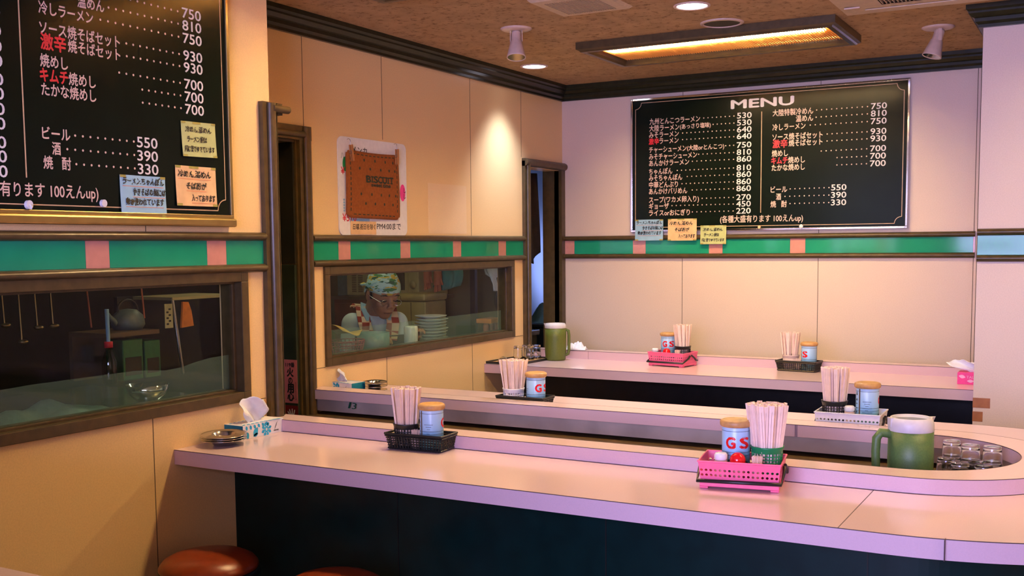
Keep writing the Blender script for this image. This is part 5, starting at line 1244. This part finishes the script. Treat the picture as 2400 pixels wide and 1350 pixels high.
for i, (y0, y1, z0, w) in enumerate(((-3.03, -2.93, .962, 'bright green crate beside the steel rack post, in the dim kitchen'), (-2.92, -2.84, .950, 'bright green crate behind the steel rack post, in the dim kitchen'))):
    cr = thing('plastic_crate', w, 'crate', (-.45, y0, .87), 0, 'green crates in the dim kitchen'); part('crate', 'box', cr, lambda m: m.box(-.52, -.42, y0, y1, .871, z0 + .07), bevel=.004); part('dark', 'label_gap', cr, lambda m: m.box(-.421, -.4185, y0 + .01, y1 - .01, .89, z0))
bt = thing('glass_bottle', 'glass bottle with a red cap and pale blue spout in the dim kitchen', 'bottle', (-.40, -3.115, .87))
part('bottle', 'body', bt, lambda m: m.lathe([(0, .871), (.026, .871), (.028, .876), (.028, .96), (.014, 1.0), (.012, 1.015), (0, 1.015)], c=(-.40, -3.115, 0), seg=24)); part('redink', 'cap', bt, lambda m: m.lathe([(0, 1.012), (.016, 1.012), (.016, 1.035), (0, 1.035)], c=(-.40, -3.115, 0), seg=20)); part('nblue', 'spout', bt, lambda m: m.tube([(-.40, -3.115, 1.034), (-.40, -3.117, 1.16)], [.007, .008]))
M['kettlem'] = mat('dull_kettle', (.09, .13, .14), .4, var=.1)
kt = thing('kettle', 'pale kettle on a shelf in the dim kitchen', 'kettle', (-.48, -2.94, 1.06))
part('kettlem', 'body', kt, lambda m: m.lathe([(0, 1.066), (.055, 1.066), (.066, 1.085), (.062, 1.12), (.035, 1.145), (0, 1.15)], c=(-.5, -2.93, 0), seg=28)); part('kettlem', 'spout', kt, lambda m: m.tube([(-.5, -2.985, 1.09), (-.5, -3.02, 1.12), (-.5, -3.03, 1.135)], [.014, .010, .008])); part('black', 'handle', kt, lambda m: m.tube([(-.5, -2.93 + .05 * math.cos(PI * k / 8), 1.14 + .045 * math.sin(PI * k / 8)) for k in range(9)], .005))
o = thing('wall_shelf', 'dark narrow shelf under the pale kettle', 'shelf', (-.5, -3.0, 1.05)); part('innerdark', 'board', o, lambda m: m.box(-.62, -.40, -3.12, -2.86, 1.048, 1.065)); part('innerdark', 'support', o, lambda m: m.box(-.62, -.60, -3.12, -2.86, .871, 1.048))
rl = thing('hanging_rail', 'thin red-brown rail in the dim kitchen from which ladles hang', 'rail', (-.5, -3.4, 1.2)); part('rubber', 'bar', rl, lambda m: m.tube([(-.45, -4.0, 1.262), (-.45, -2.85, 1.235)], .004))
part('rubber', 'drop_rod', rl, lambda m: (m.tube([(-.45, -3.165, 1.245), (-.45, -3.15, 1.09)], .0035), m.tube([(-.45, -2.90, 1.24), (-.45, -2.89, 1.11)], .0035), m.tube([(-.45, -2.9, 1.24), (-.45, -2.9, 2.3)], .003), m.tube([(-.45, -3.95, 1.262), (-.45, -3.95, 2.3)], .003)))
for i in range(9):
    y = -3.86 + .066 * i; L = .16 + .035 * math.sin(i * 2.3)
    ld = thing('hanging_ladle', 'long thin steel ladle hanging from the rail in the dim kitchen', 'ladle', (-.45, y, 1.255), 0, 'ladles hanging in the dim kitchen')
    part('brass', 'handle', ld, lambda m: m.tube([(-.444, y, 1.262), (-.438, y + .003, 1.26 - L)], .0028)); part('brass', 'scoop', ld, lambda m: m.ball((-.43, y + .003, 1.255 - L), (.016, .018, .008), seg=12, ring=8))
m = MB(); m.lathe([(0, 0), (.03, 0), (.06, .03), (.072, .062), (.070, .062), (.056, .030), (0, .006)], seg=32); o = m.build('steel_bowl', 'chrome'); o.location = (.12, -3.40, .90); tag(o, 'round steel bowl behind the curling film of the near window', 'bowl'); o.location = (.12, -3.40, .8705)
for nm, lab, c, d, mm, seed in (('cloth_bundle', 'heap of pale cloth behind the film of the near serving window', (.09, -3.80), (.26, .50, .035), 'bluebox', 2), ('paper_packet', 'opened pale paper packet behind the film at the picture edge', (.14, -4.12), (.10, .12, .115), 'beige', 5)):
    m = MB(); n = 16; g = []
    for j in range(n + 1):
        for i in range(n + 1):
            s, t = i / n - .5, j / n - .5; r = 2 * max(abs(s), abs(t)) if nm == 'paper_packet' else 2 * math.hypot(s, t)
            g.append((c[0] + d[0] * s, c[1] + d[1] * t, .8705 + max(0, d[2] * (1 - r ** 3) * (1 + .3 * math.sin(12 * s + 8 * t + seed) + .3 * math.sin(17 * t)))))
    m.add(g, [(j * (n + 1) + i, j * (n + 1) + i + 1, (j + 1) * (n + 1) + i + 1, (j + 1) * (n + 1) + i) for j in range(n) for i in range(n)], 0, True)
    tag(m.build(nm, mm), lab, 'cloth' if nm == 'cloth_bundle' else 'paper packet')

# ------------------------------------------------------------------ the cook
f_ = Vector((math.cos(R(-27)), math.sin(R(-27)), 0)); s_l = Vector((-f_.y, f_.x, 0)); up = Vector((0, 0, 1))
HC = Vector((-.325, -1.435, 1.152)); pit = R(20)
hf = f_ * math.cos(pit) - up * math.sin(pit); hu = up * math.cos(pit) + f_ * math.sin(pit)
HX = Matrix.Identity(4)
for i in range(3): HX[i][0] = hf[i]; HX[i][1] = s_l[i]; HX[i][2] = hu[i]; HX[i][3] = HC[i]
def hp(x, y, z): return HX @ Vector((x, y, z))
def remesh(mb, name, mm, parent, voxel, smooth=4):
    o = mb.build(name + '_tmp', mm); r = o.modifiers.new('r', 'REMESH'); r.mode = 'VOXEL'; r.voxel_size = voxel
    sm = o.modifiers.new('s', 'SMOOTH'); sm.iterations = smooth; sm.factor = .5
    dg = bpy.context.evaluated_depsgraph_get(); dg.update(); me = bpy.data.meshes.new_from_object(o.evaluated_get(dg)); me.name = name
    old = o.data; bpy.data.objects.remove(o); bpy.data.meshes.remove(old)
    for p_ in me.polygons: p_.use_smooth = True
    me.materials.clear(); me.materials.append(M[mm])
    n = bpy.data.objects.new(name, me); C.objects.link(n)
    n.parent = parent; n.matrix_parent_inverse = parent.matrix_basis.inverted(); return n
def limb(mb, pts, rs, seg=14):
    P, Q = [], []
    for k in range(len(pts) - 1):
        for t in range(6): P.append(Vector(pts[k]).lerp(Vector(pts[k + 1]), t / 6)); Q.append(rs[k] + (rs[k + 1] - rs[k]) * t / 6)
    P.append(Vector(pts[-1])); Q.append(rs[-1]); mb.tube(P, Q, seg)
    for p_, r in zip(pts, rs): mb.ball(p_, r, seg=14, ring=10)
chef = thing('person', 'cook in a patterned bandana and plaid-strapped apron, head bowed over the worktop behind the window', 'person', (-.75, -1.25, 0))
fh_ = f_; f_ = Vector((math.cos(R(-42)), math.sin(R(-42)), 0)); s_l = Vector((-f_.y, f_.x, 0))
C7 = HC - fh_ * .12 - up * .105 + Vector((.012, .008, 0)); PEL = C7 - f_ * .20 - up * .28; CH = C7.lerp(PEL, .35) - up * .02
shR, shL = C7 - s_l * .118 - f_ * .01 - up * .060, C7 + s_l * .118 - f_ * .01 - up * .060
elR, elL = shR - s_l * .025 + f_ * .03 - up * .20, shL + s_l * .025 + f_ * .04 - up * .20
haR, haL = Vector((-.285, -1.53, .915)), Vector((-.235, -1.28, .925))
b_ = MB(); X = HX
b_.ball((0, 0, .012), (.096, .077, .103), xf=X, seg=28, ring=18); b_.ball((.030, 0, -.055), (.062, .060, .062), xf=X); b_.ball((.052, 0, -.100), (.030, .032, .024), xf=X)
b_.ball((.058, .036, -.040), (.026, .026, .022), xf=X); b_.ball((.058, -.036, -.040), (.026, .026, .022), xf=X)
b_.ball((.082, 0, .028), (.018, .055, .012), xf=X)
b_.tube([hp(.088, 0, .010), hp(.100, 0, -.018), hp(.110, 0, -.038)], [.009, .011, .013], 12); b_.ball((.104, .012, -.042), (.010, .009, .008), xf=X); b_.ball((.104, -.012, -.042), (.010, .009, .008), xf=X)
b_.ball((.084, 0, -.070), (.012, .026, .007), xf=X); b_.ball((.082, 0, -.081), (.012, .022, .008), xf=X)
for sy in (-1, 1): b_.ball((-.002, sy * .079, -.012), (.018, .009, .031), xf=X)
limb(b_, [hp(-.03, 0, -.06), C7 - up * .01], [.056, .062])
limb(b_, [C7 - up * .05, CH, PEL], [.075, .105, .115]); limb(b_, [shR, shL], [.055, .055])
for sh_, el_, ha_ in ((shR, elR, haR), (shL, elL, haL)): limb(b_, [sh_, el_, ha_ - (ha_ - el_).normalized() * .05], [.054, .042, .028])
hipR, hipL = PEL - s_l * .09 - up * .05, PEL + s_l * .09 - up * .05
for h_, sg in ((hipR, -1), (hipL, 1)):
    kn = Vector((h_.x + .06, h_.y, .44)); an = Vector((h_.x + .0, h_.y, .07)); limb(b_, [h_, kn, an], [.095, .062, .042]); limb(b_, [an - up * .03, an + f_ * .16 - up * .04], [.035, .028])
def hand(mb, wrist, d, palm_side):
    d = d.normalized(); side = d.cross(up).normalized() * palm_side; nrm = side.cross(d)
    mb.tube([wrist, wrist + d * .035, wrist + d * .075], [.024, .034, .034], 12)
    for k, (o_, L) in enumerate(((-.030, .062), (-.010, .074), (.010, .070), (.028, .056))):
        p0 = wrist + d * .078 + side * o_; p1 = p0 + d * L * .45 - up * .010; p2 = p1 + d * L * .30 - up * .022; p3 = p2 + d * L * .12 - up * .020
        mb.tube([p0 - d * .02, p0, p1, p2, p3], [.0095, .0092, .0088, .008, .006], 10)
    t0 = wrist + d * .03 - side * .028; mb.tube([t0, t0 + d * .025 - side * .022 - up * .01, t0 + d * .055 - side * .020 - up * .022], [.013, .0105, .008], 10)
for el_, ha_, ps_ in ((elR, haR, 1), (elL, haL, -1)): hand(b_, ha_ - (ha_ - el_).normalized() * .05, (ha_ - el_) + f_ * .05, ps_)
remesh(b_, 'body', 'skin', chef, .0045, 5)
t_ = MB(); limb(t_, [C7 - up * .060, CH, PEL], [.085, .115, .125]); limb(t_, [shR, shL], [.058, .058])
for sh_, el_ in ((shR, elR), (shL, elL)): limb(t_, [sh_, sh_.lerp(el_, .92)], [.060, .056])
remesh(t_, 'shirt', 'shirt', chef, .008, 4)
def strap(sg):
    pts = []
    top = C7 + s_l * sg * .075 + up * .028
    for p_ in (CH - f_ * .02 + s_l * sg * .07 + up * .155, C7 + s_l * sg * .09 + up * .028 - f_ * .05, top + f_ * .02 + up * .0, C7 + s_l * sg * .075 + f_ * .095 - up * .055, C7 + s_l * sg * .055 + f_ * .115 - up * .14): pts.append(p_)
    return pts
for sg in (-1, 1):
    m = MB(); m.ribbon(strap(sg), .066, .006, [s_l] * 5); m.build('apron_strap', 'plaid', chef, world=True)
    m = MB(); m.ribbon([C7 + s_l * sg * .058 + up * .045 - f_ * .02, C7 + s_l * sg * .068 + up * .018 + f_ * .04, C7 + s_l * sg * .05 + f_ * .082 - up * .040], .03, .006, [s_l + up * .4 * sg] * 3); tag(m.build('collar', 'nblue', chef, world=True), 'pale blue collar strip')
m = MB(); m.ribbon([C7 + f_ * .112 - up * .115, C7 + f_ * .105 - up * .20, CH + f_ * .135 - up * .10, PEL + f_ * .15 - up * .05, PEL + f_ * .15 - up * .4], .26, .006, [s_l] * 5); m.build('apron_bib', 'dark', chef, world=True)
m = MB(); ns, nr = 40, 14; V = []
for j in range(nr + 1):
    for i in range(ns):
        a = 2 * PI * i / ns; ph = (PI / 2 - .02) * j / nr; wv = 1 + .018 * math.sin(5 * a + 7 * ph) + .012 * math.sin(11 * a + 3)
        low = .5 * (1 - math.cos(a)) # further down at the back
        ph2 = ph * (1.0 + .10 * low); V.append(hp(.104 * wv * math.sin(ph2) * math.cos(a) - .003, .086 * wv * math.sin(ph2) * math.sin(a), .022 + .116 * math.cos(ph2) * (1 if ph2 < PI / 2 else .9) + (.012 * math.exp(-(ph / .35) ** 2))))
m.add(V, [(j * ns + i, j * ns + (i + 1) % ns, (j + 1) * ns + (i + 1) % ns, (j + 1) * ns + i) for j in range(nr) for i in range(ns)], 0, True)
bd = m.build('bandana', 'bandana', chef, world=True, solid=.003, doubles=True)
m = MB(); m.ball((-.100, -.020, .000), (.012, .013, .011), xf=HX); m.tube([hp(-.100, -.03, .0), hp(-.104, -.060, .006), hp(-.098, -.082, .012)], [.006, .013, .004], 10); m.tube([hp(-.100, -.02, -.004), hp(-.110, -.036, -.02), hp(-.112, -.044, -.04)], [.006, .011, .003], 10)
k_ = m.build('knot', 'bandana', bd); k_.matrix_parent_inverse = chef.matrix_basis.inverted() @ Matrix.Identity(4)
k_.parent = bd; k_.matrix_parent_inverse = Matrix.Identity(4)
m = MB(); 
for sy in (-1, 1): m.ball((.020, sy * .074, .002), (.020, .006, .026), xf=HX, seg=12, ring=8)
m.ball((-.055, 0, -.030), (.050, .066, .045), xf=HX); m.build('hair', 'hair', chef, world=True)
for sy in (-1, 1):
    m = MB(); m.tube([hp(.090, sy * .016, .018), hp(.096, sy * .034, .024), hp(.084, sy * .054, .017)], [.003, .004, .002], 8); m.build('eyebrow', 'hair', chef, world=True)
    m = MB(); m.tube([hp(.090, sy * .018, -.008), hp(.092, sy * .033, -.013), hp(.080, sy * .050, -.009)], [.002, .003, .002], 8); m.build('closed_eyelid', 'hair', chef, world=True)
m = MB()
for sy in (-1, 1):
    m.tube([hp(.106 - .02 * (1 - math.cos(a)) * .5 * (math.cos(a) < 0) , sy * (.034 + .024 * math.cos(a)), -.014 + .017 * math.sin(a)) for a in [2 * PI * k / 20 for k in range(21)]], .0012, 6, caps=False)
    m.tube([hp(.100, sy * .058, -.010), hp(.050, sy * .080, -.004), hp(.0, sy * .086, -.004)], .0012, 6)
m.tube([hp(.108, -.010, -.010), hp(.113, 0, -.007), hp(.108, .010, -.010)], .0012, 6); m.build('spectacles', 'chrome', chef, world=True)
m = MB(); m.tube([hp(.089, -.024, -.0755), hp(.0965, 0, -.0755), hp(.089, .024, -.0755)], [.002, .003, .002], 8); m.build('lip_line', 'redwood', chef, world=True)

# ------------------------------------------------------------------ lit sign at the street door (mirrored in the glossy green band)
sg_ = thing('street_sign', 'lit teal and red sign outside the street door, mirrored in the glossy green band', 'sign', (.3, -7.62, 1.2))
M['sign_teal'] = emis('sign_teal_light', (.10, .55, .60), 2.2); M['sign_white'] = emis('sign_white_light', (.9, .95, 1.0), 5); M['sign_red'] = emis('sign_red_light', (1.0, .10, .14), 3.5)
part('sign_teal', 'panel', sg_, lambda m: m.box(.06, .46, -7.64, -7.62, 1.28, 1.46))
part('sign_white', 'lettering', sg_, lambda m: text(m, '大陸', .44, .10, 1.31, 1.44, lambda u, v, w: (u, -7.618 + w, v), 0, .03), recalc=False)
part('sign_red', 'stripe', sg_, lambda m: (m.box(.06, .46, -7.64, -7.62, 1.25, 1.28), m.box(.46, .58, -7.64, -7.62, 1.25, 1.46)))
part('steel', 'post', sg_, lambda m: m.box(.24, .28, -7.68, -7.64, 0, 1.46))
sg2 = thing('street_sign', 'row of small red lit signs outside the shop window, mirrored on the column band', 'sign', (1.9, -7.42, 1.3))
for x in (1.74, 1.84, 1.98, 2.06): part('sign_red', 'light_box', sg2, lambda m: m.box(x, x + .06, -7.43, -7.41, 1.335, 1.372))
part('steel', 'bracket', sg2, lambda m: (m.box(1.72, 2.14, -7.45, -7.43, 1.34, 1.365), m.box(1.73, 1.75, -7.45, -7.43, 0, 1.34)))
